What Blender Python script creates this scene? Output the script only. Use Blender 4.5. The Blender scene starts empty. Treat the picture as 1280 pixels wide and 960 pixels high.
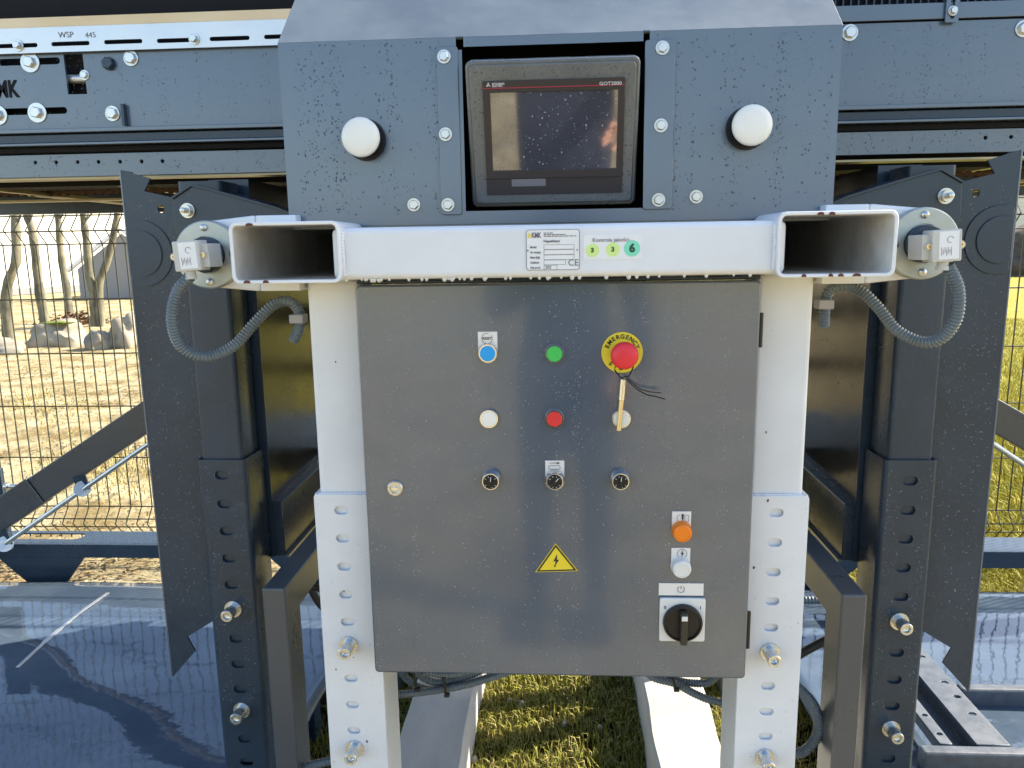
import bpy, bmesh, math, random
import numpy as np
from mathutils import Vector, Matrix
random.seed(7); rng = np.random.default_rng(7)
C = bpy.context.scene.collection
R = math.radians
PI = math.pi
sc = bpy.context.scene

# ------------------------------------------------------------------ camera
H = 1.4                                   # eye height above the ground
F_PX = 960.0                              # focal length in pixels of the 1280 px wide photograph
PITCH, YAW, ROLL = 0.17821, 0.06086, -0.01603
FWD = Vector((-math.sin(YAW)*math.cos(PITCH), math.cos(YAW)*math.cos(PITCH), -math.sin(PITCH)))
_rt = Vector((math.cos(YAW), math.sin(YAW), 0)); _up = _rt.cross(FWD)
RT = math.cos(ROLL)*_rt + math.sin(ROLL)*_up
UP = -math.sin(ROLL)*_rt + math.cos(ROLL)*_up
cam_d = bpy.data.cameras.new('camera'); cam = bpy.data.objects.new('camera', cam_d); C.objects.link(cam)
cam_d.sensor_width = 36; cam_d.lens = 36*F_PX/1280; cam_d.clip_start = 0.01; cam_d.clip_end = 600
M = Matrix.Identity(4)
for i in range(3):
    M[i][0] = RT[i]; M[i][1] = UP[i]; M[i][2] = -FWD[i]
M[2][3] = H
cam.matrix_world = M
sc.camera = cam

# ------------------------------------------------------------------ sky, sun, exposure
SUN_AZ, SUN_EL = R(66), R(34)             # azimuth clockwise from +Y: to the right, a little behind the machine
world = bpy.data.worlds.new('World'); sc.world = world; world.use_nodes = True
wn = world.node_tree.nodes; wl = world.node_tree.links
bg = wn['Background']; sky = wn.new('ShaderNodeTexSky'); sky.sky_type = 'NISHITA'; sky.sun_disc = False
sky.sun_elevation = SUN_EL; sky.sun_rotation = SUN_AZ; sky.air_density = 1.0; sky.dust_density = 1.2
wl.new(sky.outputs[0], bg.inputs[0]); bg.inputs[1].default_value = 0.12
sun_d = bpy.data.lights.new('sun', 'SUN'); sun_d.energy = 4.6; sun_d.angle = R(0.5); sun_d.color = (1, .91, .74)
sun = bpy.data.objects.new('sun', sun_d); C.objects.link(sun)
sdir = Vector((math.sin(SUN_AZ)*math.cos(SUN_EL), math.cos(SUN_AZ)*math.cos(SUN_EL), math.sin(SUN_EL)))
sun.rotation_euler = sdir.to_track_quat('Z', 'Y').to_euler(); sun.location = (3, 2, 5)
sc.view_settings.view_transform = 'Standard'; sc.view_settings.look = 'None'
sc.view_settings.exposure = 1.75; sc.view_settings.gamma = 1
sc.cycles.max_bounces = 8; sc.cycles.caustics_reflective = False; sc.cycles.caustics_refractive = False
sc.cycles.sample_clamp_indirect = 6

# ------------------------------------------------------------------ helpers
def at(px, py, Y=None, Z=None, X=None):
    """point of the place seen at a pixel of the photograph, on the plane y=Y, z=Z or x=X"""
    d = FWD + RT*((px-640)/F_PX) - UP*((py-480)/F_PX)
    t = Y/d.y if Y is not None else ((Z-H)/d.z if Z is not None else X/d.x)
    return Vector((d.x*t, d.y*t, d.z*t+H))

def thing(name, label, cat, loc=(0, 0, 0), group=None):
    o = bpy.data.objects.new(name, None); C.objects.link(o); o.location = loc; o.empty_display_size = .05
    o['label'] = label; o['category'] = cat
    if group: o['group'] = group
    return o
def tag(o, label, cat, group=None, kind=None):
    if label: o['label'] = label
    if cat: o['category'] = cat
    if group: o['group'] = group
    if kind: o['kind'] = kind
    return o
def link(o, parent=None):
    C.objects.link(o)
    if parent is not None:
        o.parent = parent
        o.matrix_parent_inverse = parent.matrix_basis.inverted()
    return o
def smooth(me, ang=35):
    me.polygons.foreach_set('use_smooth', [True]*len(me.polygons))
    try: me.set_sharp_from_angle(angle=R(ang))
    except Exception: pass
def bevel(o, w, seg=2, ang=40):
    m = o.modifiers.new('bevel', 'BEVEL'); m.width = w; m.segments = seg; m.limit_method = 'ANGLE'; m.angle_limit = R(ang)
    return o

class MB:
    def __init__(s): s.v = []; s.f = []
    def add(s, vs, fs):
        b = len(s.v); s.v += [tuple(v) for v in vs]; s.f += [tuple(i+b for i in f) for f in fs]; return s
    def box(s, x0, x1, y0, y1, z0, z1, M=None):
        if x0 > x1: x0, x1 = x1, x0
        if y0 > y1: y0, y1 = y1, y0
        if z0 > z1: z0, z1 = z1, z0
        vs = [(x, y, z) for z in (z0, z1) for y in (y0, y1) for x in (x0, x1)]
        if M is not None: vs = [M @ Vector(v) for v in vs]
        return s.add(vs, [(0, 2, 3, 1), (4, 5, 7, 6), (0, 1, 5, 4), (2, 6, 7, 3), (0, 4, 6, 2), (1, 3, 7, 5)])
    def lathe(s, p, axis, prof, n=24, cap=True, ph=0):
        """profile [(radius, distance along axis)...]"""
        a = Vector(axis).normalized(); u = a.orthogonal().normalized(); w = a.cross(u); p = Vector(p)
        b = len(s.v); k = len(prof)
        for r, h in prof:
            for i in range(n):
                t = 2*PI*i/n + ph; s.v.append(tuple(p + a*h + (u*math.cos(t) + w*math.sin(t))*r))
        for j in range(k-1):
            for i in range(n):
                i2 = (i+1) % n; s.f.append((b+j*n+i, b+j*n+i2, b+(j+1)*n+i2, b+(j+1)*n+i))
        if cap:
            s.f.append(tuple(b+i for i in reversed(range(n)))); s.f.append(tuple(b+(k-1)*n+i for i in range(n)))
        return s
    def cyl(s, p0, p1, r, n=16):
        p0 = Vector(p0); p1 = Vector(p1); return s.lathe(p0, p1-p0, [(r, 0), (r, (p1-p0).length)], n)
    def beam(s, p0, p1, w, h, up=(0, 0, 1)):
        """box bar from p0 to p1; w across, h in the direction of up"""
        p0 = Vector(p0); p1 = Vector(p1); d = (p1-p0); L = d.length; d.normalize()
        side = d.cross(Vector(up)).normalized(); u = side.cross(d)
        Mx = Matrix((( d.x, side.x, u.x, p0.x), (d.y, side.y, u.y, p0.y), (d.z, side.z, u.z, p0.z), (0, 0, 0, 1)))
        return s.box(0, L, -w/2, w/2, -h/2, h/2, Mx)
    def prism(s, pts, y0, y1, mp=None):
        """closed outline of (x, z) points between two y planes"""
        n = len(pts); vs = [(x, y0, z) for x, z in pts] + [(x, y1, z) for x, z in pts]
        if mp: vs = [mp(v) for v in vs]
        fs = [tuple(range(n)), tuple(reversed(range(n, 2*n)))] + [((i+1) % n, i, n+i, n+(i+1) % n) for i in range(n)]
        return s.add(vs, fs)
    def mesh(s, name, sm=None):
        me = bpy.data.meshes.new(name); me.from_pydata(s.v, [], s.f); me.update()
        bm = bmesh.new(); bm.from_mesh(me); bmesh.ops.recalc_face_normals(bm, faces=bm.faces); bm.to_mesh(me); bm.free()
        if sm: smooth(me, sm)
        return me
    def build(s, name, mat, parent=None, sm=None, bv=None, seg=2):
        me = s.mesh(name, sm); me.materials.append(mat)
        o = bpy.data.objects.new(name, me); link(o, parent)
        if bv: bevel(o, bv, seg)
        return o
def inst(name, me, loc, parent=None, rot=None):
    o = bpy.data.objects.new(name, me); o.location = loc
    if rot is not None: o.rotation_euler = rot
    return link(o, parent)

def rrect(x0, x1, z0, z1, r, n=5):
    pts = []
    for cx, cz, a0 in ((x1-r, z1-r, 0), (x0+r, z1-r, 90), (x0+r, z0+r, 180), (x1-r, z0+r, 270)):
        for i in range(n+1):
            a = R(a0 + 90*i/n); pts.append((cx+r*math.cos(a), cz+r*math.sin(a)))
    return pts
def slot(cx, cz, w, h, n=6):
    r = min(w, h)/2; return rrect(cx-w/2, cx+w/2, cz-h/2, cz+h/2, r*.999, n)
def circ(cx, cz, r, n=24):
    return [(cx+r*math.cos(2*PI*i/n), cz+r*math.sin(2*PI*i/n)) for i in range(n)]
def plate(name, outer, holes, y, t, mat, parent=None, bv=0.0, Mx=None):
    """flat plate with real holes, standing in the x-z plane, front face at y, thickness t behind it"""
    cu = bpy.data.curves.new('tmp', 'CURVE'); cu.dimensions = '2D'; cu.fill_mode = 'BOTH'
    for pts in [outer] + list(holes):
        sp = cu.splines.new('POLY'); sp.points.add(len(pts)-1)
        for i, (a, b) in enumerate(pts): sp.points[i].co = (a, b, 0, 1)
        sp.use_cyclic_u = True
    cu.extrude = t/2 - bv; cu.bevel_depth = bv; cu.bevel_resolution = 1
    if bv: cu.offset = -bv
    ob = bpy.data.objects.new('tmp', cu); me = bpy.data.meshes.new_from_object(ob)
    bpy.data.objects.remove(ob); bpy.data.curves.remove(cu)
    X = Matrix(((1, 0, 0, 0), (0, 0, -1, y+t/2), (0, 1, 0, 0), (0, 0, 0, 1)))
    me.transform(Mx @ X if Mx is not None else X)
    me.name = name; me.materials.clear(); me.materials.append(mat)
    o = bpy.data.objects.new(name, me); return link(o, parent)
FONT = None
def text(name, s, x, y, z, size, mat, parent=None, align='CENTER', bold=0, sx=1, Mx=None, rotz=0, depth=.0002):
    cu = bpy.data.curves.new('tmp', 'FONT'); cu.body = s; cu.size = size; cu.align_x = align; cu.align_y = 'CENTER'
    cu.offset = bold*size; cu.extrude = depth; cu.resolution_u = 3
    ob = bpy.data.objects.new('tmp', cu); me = bpy.data.meshes.new_from_object(ob)
    bpy.data.objects.remove(ob); bpy.data.curves.remove(cu)
    X = Matrix.Translation((x, y, z)) @ Matrix.Rotation(PI/2, 4, 'X') @ Matrix.Rotation(rotz, 4, 'Z') @ Matrix.Diagonal((sx, 1, 1, 1))
    me.transform(Mx @ X if Mx is not None else X)
    me.name = name; me.materials.clear(); me.materials.append(mat)
    o = bpy.data.objects.new(name, me); return link(o, parent)

def spline(pts, step):
    P = [Vector(p) for p in pts]; P = [P[0]*2-P[1]] + P + [P[-1]*2-P[-2]]
    out = []
    for i in range(1, len(P)-2):
        a, b, c, d = P[i-1:i+3]; n = max(2, int((c-b).length/step))
        for k in range(n):
            t = k/n
            out.append(.5*((2*b) + (c-a)*t + (2*a-5*b+4*c-d)*t*t + (3*b-a-3*c+d)*t**3))
    out.append(P[-2]); return out
def hose(name, pts, r, mat, parent=None, rib=0.0052, amp=.2, n=10):
    """corrugated (rib > 0) or plain tube along a smooth path"""
    step = rib/4 if rib else .012
    Q = spline(pts, step/1.5)
    # resample at even arc length
    L = [0]
    for a, b in zip(Q, Q[1:]): L.append(L[-1]+(b-a).length)
    m = max(3, int(L[-1]/step)); S = []; j = 0
    for k in range(m+1):
        d = L[-1]*k/m
        while j < len(L)-2 and L[j+1] < d: j += 1
        S.append(Q[j].lerp(Q[j+1], (d-L[j])/max(1e-9, L[j+1]-L[j])))
    v = []; f = []
    nrm = None
    for k, p in enumerate(S):
        t = (S[min(k+1, m)]-S[max(k-1, 0)]).normalized()
        nrm = t.orthogonal().normalized() if nrm is None else (nrm - t*nrm.dot(t)).normalized()
        w = t.cross(nrm)
        rr = r*(1 - amp*(0, .55, 1, .55)[k % 4]) if rib else r
        for i in range(n):
            a = 2*PI*i/n; v.append(tuple(p + (nrm*math.cos(a)+w*math.sin(a))*rr))
    for k in range(m):
        for i in range(n):
            i2 = (i+1) % n; f.append((k*n+i, k*n+i2, (k+1)*n+i2, (k+1)*n+i))
    f.append(tuple(reversed(range(n)))); f.append(tuple(m*n+i for i in range(n)))
    mb = MB(); mb.v = v; mb.f = f
    return mb.build(name, mat, parent, sm=60)

def bulk_mesh(name, verts, faces, mat, parent=None, sm=False):
    me = bpy.data.meshes.new(name); nf, k = faces.shape
    me.vertices.add(len(verts)); me.vertices.foreach_set('co', np.asarray(verts, dtype=np.float32).ravel())
    me.loops.add(nf*k); me.loops.foreach_set('vertex_index', faces.astype(np.int32).ravel())
    me.polygons.add(nf); me.polygons.foreach_set('loop_start', np.arange(0, nf*k, k, dtype=np.int32))
    me.update(calc_edges=True); me.validate()
    if sm: me.polygons.foreach_set('use_smooth', [True]*len(me.polygons))
    me.materials.append(mat); o = bpy.data.objects.new(name, me); return link(o, parent)

# ------------------------------------------------------------------ materials
def mat(name, col, rough=.5, metal=0, spec=.5, coat=0, var=0, var_scale=8, bump=0, bump_scale=60, col2=None, rvar=0, emit=0, stretch=(1, 1, 1), trans=0, alpha=None):
    m = bpy.data.materials.new(name); m.use_nodes = True; nt = m.node_tree; N = nt.nodes; L = nt.links
    b = N['Principled BSDF']; b.inputs['Base Color'].default_value = (*col, 1); b.inputs['Roughness'].default_value = rough
    b.inputs['Metallic'].default_value = metal; b.inputs['Specular IOR Level'].default_value = spec
    b.inputs['Coat Weight'].default_value = coat; b.inputs['Coat Roughness'].default_value = .08
    if trans: b.inputs['Transmission Weight'].default_value = trans
    tc = N.new('ShaderNodeTexCoord'); mp = N.new('ShaderNodeMapping'); mp.inputs['Scale'].default_value = stretch
    L.new(tc.outputs['Object'], mp.inputs[0])
    if col2 is not None or var or rvar:
        n = N.new('ShaderNodeTexNoise'); n.inputs['Scale'].default_value = var_scale; n.inputs['Detail'].default_value = 6; n.inputs['Roughness'].default_value = .62
        L.new(mp.outputs[0], n.inputs['Vector'])
        cr = N.new('ShaderNodeValToRGB'); cr.color_ramp.elements[0].position = .35; cr.color_ramp.elements[1].position = .68
        c2 = col2 if col2 is not None else tuple(c*(1-var) for c in col)
        cr.color_ramp.elements[0].color = (*c2, 1); cr.color_ramp.elements[1].color = (*col, 1)
        L.new(n.outputs[0], cr.inputs[0]); L.new(cr.outputs[0], b.inputs['Base Color'])
        if rvar:
            mr = N.new('ShaderNodeMapRange'); mr.inputs[1].default_value = .3; mr.inputs[2].default_value = .7
            mr.inputs[3].default_value = max(0.02, rough-rvar); mr.inputs[4].default_value = rough+rvar
            L.new(n.outputs[0], mr.inputs[0]); L.new(mr.outputs[0], b.inputs['Roughness'])
    if bump:
        n2 = N.new('ShaderNodeTexNoise'); n2.inputs['Scale'].default_value = bump_scale; n2.inputs['Detail'].default_value = 4
        L.new(mp.outputs[0], n2.inputs['Vector']); bp = N.new('ShaderNodeBump'); bp.inputs['Strength'].default_value = bump; bp.inputs['Distance'].default_value = .002
        L.new(n2.outputs[0], bp.inputs['Height']); L.new(bp.outputs[0], b.inputs['Normal'])
    return m
ANTH = (.075, .082, .092)
M_anth = mat('anthracite_paint', ANTH, .3, spec=.55, rvar=.07, var_scale=5, var=.12, bump=.05, bump_scale=25)
M_hood = mat('hood_anthracite_paint', (.086, .122, .168), .22, spec=1.0, rvar=.06, var_scale=4, var=.12, bump=.05, bump_scale=12)
M_door = mat('cabinet_grey_paint', (.058, .090, .138), .2, spec=1.0, coat=1, rvar=.09, var_scale=3.5, var=.1, bump=.12, bump_scale=420)
M_dark = mat('dark_frame_paint', (.032, .052, .078), .27, spec=.4, rvar=.08, var_scale=7, var=.2, bump=.06, bump_scale=20)
M_panel = mat('hopper_side_paint', (.020, .022, .025), .2, spec=.22, rvar=.08, var_scale=5, var=.2, bump=.5, bump_scale=7)
M_white = mat('white_paint', (.76, .775, .80), .34, spec=.5, var=.11, var_scale=5, rvar=.06, bump=.05, bump_scale=30)
M_baulk = mat('whitewashed_timber', (.44, .42, .385), .75, var=.2, var_scale=9, bump=.6, bump_scale=40, stretch=(1, .25, 1))
M_zinc = mat('zinc_plating', (.66, .66, .63), .3, metal=.9, var=.25, var_scale=14, rvar=.1)
M_zincy = mat('yellow_zinc_plating', (.72, .69, .60), .28, metal=.9, var=.25, var_scale=120, rvar=.1, col2=(.55, .6, .66))
M_strip = mat('galvanised_strip', (.66, .67, .67), .34, metal=.75, var=.22, var_scale=6, rvar=.1, stretch=(.4, 1, 1))
M_black = mat('black_plastic', (.012, .012, .013), .4, spec=.4)
M_void = mat('interior_shade_black', (.008, .008, .009), .7, spec=.2)  # near-black colour carries the darkness of shaded interiors
M_chrome = mat('chrome', (.75, .75, .75), .12, metal=1)
M_conduit = mat('grey_conduit_plastic', (.13, .16, .18), .38, spec=.5, var=.15, var_scale=20)
M_hoseblk = mat('black_rubber', (.018, .018, .018), .5)
M_plast = mat('pale_grey_plastic', (.55, .54, .5), .45, var=.08, var_scale=30)
M_clamp = mat('grey_clamp_plastic', (.34, .32, .32), .5)
M_label = mat('label_white', (.75, .73, .70), .5)
M_labelb = mat('sticker_white', (.78, .78, .78), .4)
M_ink = mat('black_ink', (.02, .02, .02), .6)
M_inkgrey = mat('grey_ink', (.16, .15, .17), .6)
M_yellow = mat('signal_yellow', (.80, .62, .03), .45)
M_red = mat('stop_red', (.75, .035, .05), .38, spec=.4)
M_redb = mat('button_red', (.70, .04, .04), .3)
M_green = mat('button_green', (.06, .52, .10), .3)
M_blue = mat('button_blue', (.01, .34, .80), .3)
M_whiteb = mat('button_white', (.82, .81, .76), .3)
M_orange = mat('lens_orange', (.85, .22, .01), .22)
M_lensw = mat('lens_white', (.72, .72, .70), .25)
M_knob = mat('white_cap_plastic', (.80, .79, .73), .3, var=.05)
M_housing = mat('display_housing', (.13, .14, .142), .26, spec=.7, rvar=.1, var_scale=20, var=.1, bump=.15, bump_scale=300)
M_bezel = mat('display_bezel', (.03, .025, .028), .38, var=.1)
M_screen = mat('display_glass', (.055, .058, .078), .04, spec=1.0, coat=1); M_screen.node_tree.nodes['Principled BSDF'].inputs['IOR'].default_value = 1.8
M_redline = mat('red_line', (.35, .02, .06), .4)
M_silver = mat('silver_lettering', (.6, .6, .62), .4)
M_limeg = mat('sticker_lime', (.62, .80, .28), .5)
M_mint = mat('sticker_mint', (.22, .70, .50), .5)
M_dkgreen = mat('ink_dark_green', (.01, .08, .04), .5)
M_dkolive = mat('ink_olive', (.05, .10, .01), .5)
M_gold = mat('brass', (.75, .6, .3), .3, metal=.7)
M_rust = mat('exposed_rust', (.16, .055, .03), .8, var=.5, var_scale=60)
M_chain = mat('rusty_chain', (.10, .05, .028), .6, metal=.3, var=.5, var_scale=60)
M_tubein = mat('tube_inside_paint', (.80, .79, .77), .3, spec=.6, bump=.2, bump_scale=20, col2=(.50, .47, .43), var_scale=9)
M_fence = mat('fence_wire_green', (.035, .038, .022), .45)
M_stone = mat('boulder_stone', (.34, .30, .23), .9, var=.45, var_scale=3, bump=1, bump_scale=20)
M_peb = mat('pale_pebble', (.55, .48, .40), .8, var=.3, var_scale=60)
M_bark = mat('pale_bark', (.22, .20, .13), .85, var=.75, var_scale=6, bump=1, bump_scale=24, stretch=(1, 1, .45))
M_wallw = mat('white_render', (.72, .68, .58), .9, var=.06)
M_roof = mat('grey_roof', (.24, .24, .25), .8)
M_drop = mat('water_film', (.060, .085, .118), .04, spec=.4)
M_dropl = mat('sky_bright_water_bead', (.26, .28, .31), .04, spec=.6)  # pale base paints the sky's reflection into the beads
M_dropw = mat('water_on_white', (.62, .62, .6), .03, spec=.5, coat=1)
M_drops = mat('water_on_glass', (.38, .40, .44), .03, spec=.5)
M_leaf = mat('dead_leaf', (.20, .10, .05), .8, var=.5, var_scale=3)
M_skin = mat('skin', (.55, .30, .21), .55)
M_jacket = mat('dark_blue_jacket', (.012, .018, .035), .8, bump=.6, bump_scale=30)
M_trouser = mat('dark_trousers', (.02, .022, .03), .85, bump=.5, bump_scale=40)
M_hair = mat('brown_hair', (.04, .025, .015), .7)
M_shoe = mat('dark_shoe', (.02, .02, .02), .6)

def noise_ramp(nt, scale, pos, vec, detail=6):
    n = nt.nodes.new('ShaderNodeTexNoise'); n.inputs['Scale'].default_value = scale; n.inputs['Detail'].default_value = detail; n.inputs['Roughness'].default_value = .65
    nt.links.new(vec, n.inputs['Vector'])
    cr = nt.nodes.new('ShaderNodeValToRGB'); cr.color_ramp.elements[0].position = pos[0]; cr.color_ramp.elements[1].position = pos[1]
    nt.links.new(n.outputs[0], cr.inputs[0]); return cr
def mixc(nt, fac, a, b):
    m = nt.nodes.new('ShaderNodeMix'); m.data_type = 'RGBA'; nt.links.new(fac, m.inputs[0])
    for s, v in ((6, a), (7, b)):
        if isinstance(v, tuple): m.inputs[s].default_value = (*v, 1)
        else: nt.links.new(v, m.inputs[s])
    return m.outputs[2]
def ground_material():
    m = bpy.data.materials.new('ground_soil_and_turf'); m.use_nodes = True; nt = m.node_tree; b = nt.nodes['Principled BSDF']; b.inputs['Roughness'].default_value = .95
    b.inputs['Specular IOR Level'].default_value = .1
    geo = nt.nodes.new('ShaderNodeTexCoord'); v = geo.outputs['Object']
    sand = mixc(nt, noise_ramp(nt, 2.2, (.38, .66), v).outputs[0], (.22, .165, .075), (.56, .48, .30))
    sand = mixc(nt, noise_ramp(nt, 17, (.56, .72), v).outputs[0], sand, (.12, .08, .045))
    turf = mixc(nt, noise_ramp(nt, 5, (.35, .65), v).outputs[0], (.24, .20, .045), (.42, .37, .06))
    turf = mixc(nt, noise_ramp(nt, 60, (.55, .75), v).outputs[0], turf, (.09, .07, .03))
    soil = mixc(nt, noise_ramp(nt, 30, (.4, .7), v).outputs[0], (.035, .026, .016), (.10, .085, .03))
    sx = nt.nodes.new('ShaderNodeSeparateXYZ'); nt.links.new(v, sx.inputs[0])
    n = nt.nodes.new('ShaderNodeTexNoise'); n.inputs['Scale'].default_value = .7; nt.links.new(v, n.inputs['Vector'])
    def fade(sock, a, bb, k=1.2):
        ad = nt.nodes.new('ShaderNodeMath'); ad.operation = 'MULTIPLY_ADD'; nt.links.new(n.outputs[0], ad.inputs[0]); ad.inputs[1].default_value = k; nt.links.new(sock, ad.inputs[2])
        mr = nt.nodes.new('ShaderNodeMapRange'); mr.inputs[1].default_value = a; mr.inputs[2].default_value = bb; nt.links.new(ad.outputs[0], mr.inputs[0]); return mr.outputs[0]
    gy_ = nt.nodes.new('ShaderNodeMapRange'); gy_.inputs[1].default_value = .5; gy_.inputs[2].default_value = 2.2; nt.links.new(sx.outputs['Y'], gy_.inputs[0])
    mt = nt.nodes.new('ShaderNodeMath'); mt.operation = 'MULTIPLY'; nt.links.new(fade(sx.outputs['X'], .2, 1.0), mt.inputs[0]); nt.links.new(gy_.outputs[0], mt.inputs[1])
    c = mixc(nt, mt.outputs[0], sand, turf)                 # turf on the right, sand on the left
    # dark bare soil under the machine, close to it
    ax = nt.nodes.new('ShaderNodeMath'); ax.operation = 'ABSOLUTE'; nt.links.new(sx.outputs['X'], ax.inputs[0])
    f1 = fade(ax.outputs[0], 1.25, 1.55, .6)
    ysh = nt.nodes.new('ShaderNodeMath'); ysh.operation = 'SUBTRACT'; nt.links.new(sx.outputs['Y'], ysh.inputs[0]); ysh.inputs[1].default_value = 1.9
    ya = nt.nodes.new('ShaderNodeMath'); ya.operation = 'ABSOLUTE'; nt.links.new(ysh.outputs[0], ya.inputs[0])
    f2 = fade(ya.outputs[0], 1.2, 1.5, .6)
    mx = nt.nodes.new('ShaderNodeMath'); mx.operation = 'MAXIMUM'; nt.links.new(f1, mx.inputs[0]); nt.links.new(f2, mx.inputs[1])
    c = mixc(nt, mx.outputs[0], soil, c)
    nt.links.new(c, b.inputs['Base Color'])
    nb = nt.nodes.new('ShaderNodeTexNoise'); nb.inputs['Scale'].default_value = 9; nb.inputs['Detail'].default_value = 10; nb.inputs['Roughness'].default_value = .7; nt.links.new(v, nb.inputs['Vector'])
    bp = nt.nodes.new('ShaderNodeBump'); bp.inputs['Strength'].default_value = 1; bp.inputs['Distance'].default_value = .05
    nt.links.new(nb.outputs[0], bp.inputs['Height']); nt.links.new(bp.outputs[0], b.inputs['Normal'])
    return m
def island_material(name, cols, rough=.7):
    m = bpy.data.materials.new(name); m.use_nodes = True; nt = m.node_tree; b = nt.nodes['Principled BSDF']; b.inputs['Roughness'].default_value = rough
    b.inputs['Specular IOR Level'].default_value = .2
    g = nt.nodes.new('ShaderNodeNewGeometry'); cr = nt.nodes.new('ShaderNodeValToRGB'); el = cr.color_ramp.elements
    while len(el) < len(cols): el.new(.5)
    for i, c in enumerate(cols): el[i].position = i/(len(cols)-1); el[i].color = (*c, 1)
    nt.links.new(g.outputs['Random Per Island'], cr.inputs[0]); nt.links.new(cr.outputs[0], b.inputs['Base Color'])
    return m
M_grass = island_material('short_grass', [(.08, .10, .015), (.26, .27, .035), (.38, .35, .07), (.38, .31, .14), (.17, .20, .03)])
M_field = island_material('field_grass', [(.22, .21, .025), (.44, .40, .05), (.52, .44, .10), (.34, .32, .04)])
M_litter = island_material('dry_litter', [(.16, .10, .05), (.34, .25, .13), (.10, .06, .03), (.42, .34, .2)])

def sheet_material():
    m = mat('wet_dark_sheet_paint', (.15, .175, .185), .035, spec=.6)
    nt = m.node_tree; N = nt.nodes; b = N['Principled BSDF']; tc = N.new('ShaderNodeTexCoord')
    n = N.new('ShaderNodeTexNoise'); n.inputs['Scale'].default_value = 5; n.inputs['Detail'].default_value = 5; nt.links.new(tc.outputs['Object'], n.inputs['Vector'])
    bp = N.new('ShaderNodeBump'); bp.inputs['Strength'].default_value = .16; bp.inputs['Distance'].default_value = .01
    nt.links.new(n.outputs[0], bp.inputs['Height']); nt.links.new(bp.outputs[0], b.inputs['Normal']); nt.links.new(bp.outputs[0], b.inputs['Coat Normal'])
    cr = noise_ramp(nt, 3, (.45, .7), tc.outputs['Object']); nt.links.new(mixc(nt, cr.outputs[0], (.052, .075, .112), (.085, .115, .15)), b.inputs['Base Color'])
    return m
M_sheet = sheet_material()

# hexagon-head bolt facing the viewer, built at the origin with the plate at y = 0
def hexbolt_mesh(name, r, h, washer=1.35, m=M_zinc):
    mb = MB()
    mb.lathe((0, 0, 0), (0, -1, 0), [(r*washer, 0), (r*washer, .0016), (r*washer*.97, .002)], 24)
    mb.lathe((0, 0, 0), (0, -1, 0), [(r, .002), (r, h*.85), (r*.86, h)], 6)
    me = mb.mesh(name, 30); me.materials.append(m); return me
BOLT_S = hexbolt_mesh('bolt', .0075, .007)
BOLT_M = hexbolt_mesh('bolt', .0115, .009)
BOLT_W = hexbolt_mesh('bolt', .0115, .010, 1.75)
BOLT_D = hexbolt_mesh('bolt', .012, .012, 1.1, M_dark)
def socket_mesh(r, L):
    mb = MB()
    mb.lathe((0, 0, 0), (0, -1, 0), [(r*1.45, 0), (r*1.45, .003)], 28)
    mb.lathe((0, 0, 0), (0, -1, 0), [(r*1.02, .003), (r*1.02, L*.3), (r, L*.3), (r, L-.001), (r*.93, L), (r*.60, L), (r*.56, L-.006), (r*.4, L-.007), (.0005, L-.007)], 24)
    me = mb.mesh('bolt', 30); me.materials.append(M_zincy); return me
SOCK = socket_mesh(.0108, .03)
SOCK_L = socket_mesh(.0125, .035)

def droplets(name, parent, y, x0, x1, z0, z1, n, rmin=.0007, rmax=.002, material=None, streak=.45, skip=(), Mx=None, side=None):
    """beads of water on a vertical face: one joined set of little domes"""
    X = []; Z = []
    cols = rng.uniform(x0, x1, 14)
    k = 0
    while len(X) < n and k < n*5:
        k += 1
        x = rng.choice(cols)+rng.normal(0, .0035) if rng.random() < streak else rng.uniform(x0, x1)
        z = rng.uniform(z0, z1)
        if not (x0 < x < x1) or any(a < x < b and c < z < d for a, b, c, d in skip): continue
        X.append(x); Z.append(z)
    X = np.array(X); Z = np.array(Z); m = len(X)
    r = rmin + (rmax-rmin)*rng.random(m)**3
    seg = 8; th = np.arange(seg)*2*PI/seg
    tv = [(np.cos(t), 0, np.sin(t)) for t in th] + [(.78*np.cos(t), -.42, .78*np.sin(t)) for t in th] + [(.4*np.cos(t), -.6, .4*np.sin(t)) for t in th] + [(0, -.66, 0)]
    tv = np.array(tv)
    tri = []
    for a in range(2):
        for i in range(seg):
            j = (i+1) % seg; p = a*seg
            tri += [(p+i, p+j, p+seg+j), (p+i, p+seg+j, p+seg+i)]
    for i in range(seg): tri.append((2*seg+i, 2*seg+(i+1) % seg, 3*seg))
    tri = np.array(tri); nv = len(tv)
    el = 1 + .6*rng.random(m)*(rng.random(m) < .3)
    V = np.zeros((m, nv, 3))
    V[:, :, 0] = X[:, None] + tv[None, :, 0]*r[:, None]
    V[:, :, 1] = y + .00005 + tv[None, :, 1]*r[:, None]
    V[:, :, 2] = Z[:, None] + tv[None, :, 2]*(r*el)[:, None]
    Fc = tri[None] + (np.arange(m)*nv)[:, None, None]
    V = V.reshape(-1, 3)
    if Mx is not None:
        A = np.array(Mx); V = V @ A[:3, :3].T + A[:3, 3]
    if side is not None:                       # lay the beads on a face x = side, spread along y
        V = np.stack([side[0] + side[1]*(V[:, 1]-y), V[:, 0], V[:, 2]], 1)
    o = bulk_mesh(name, V, Fc.reshape(-1, 3), material or M_drop, parent, sm=True); o['kind'] = 'stuff'
    return o

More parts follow.
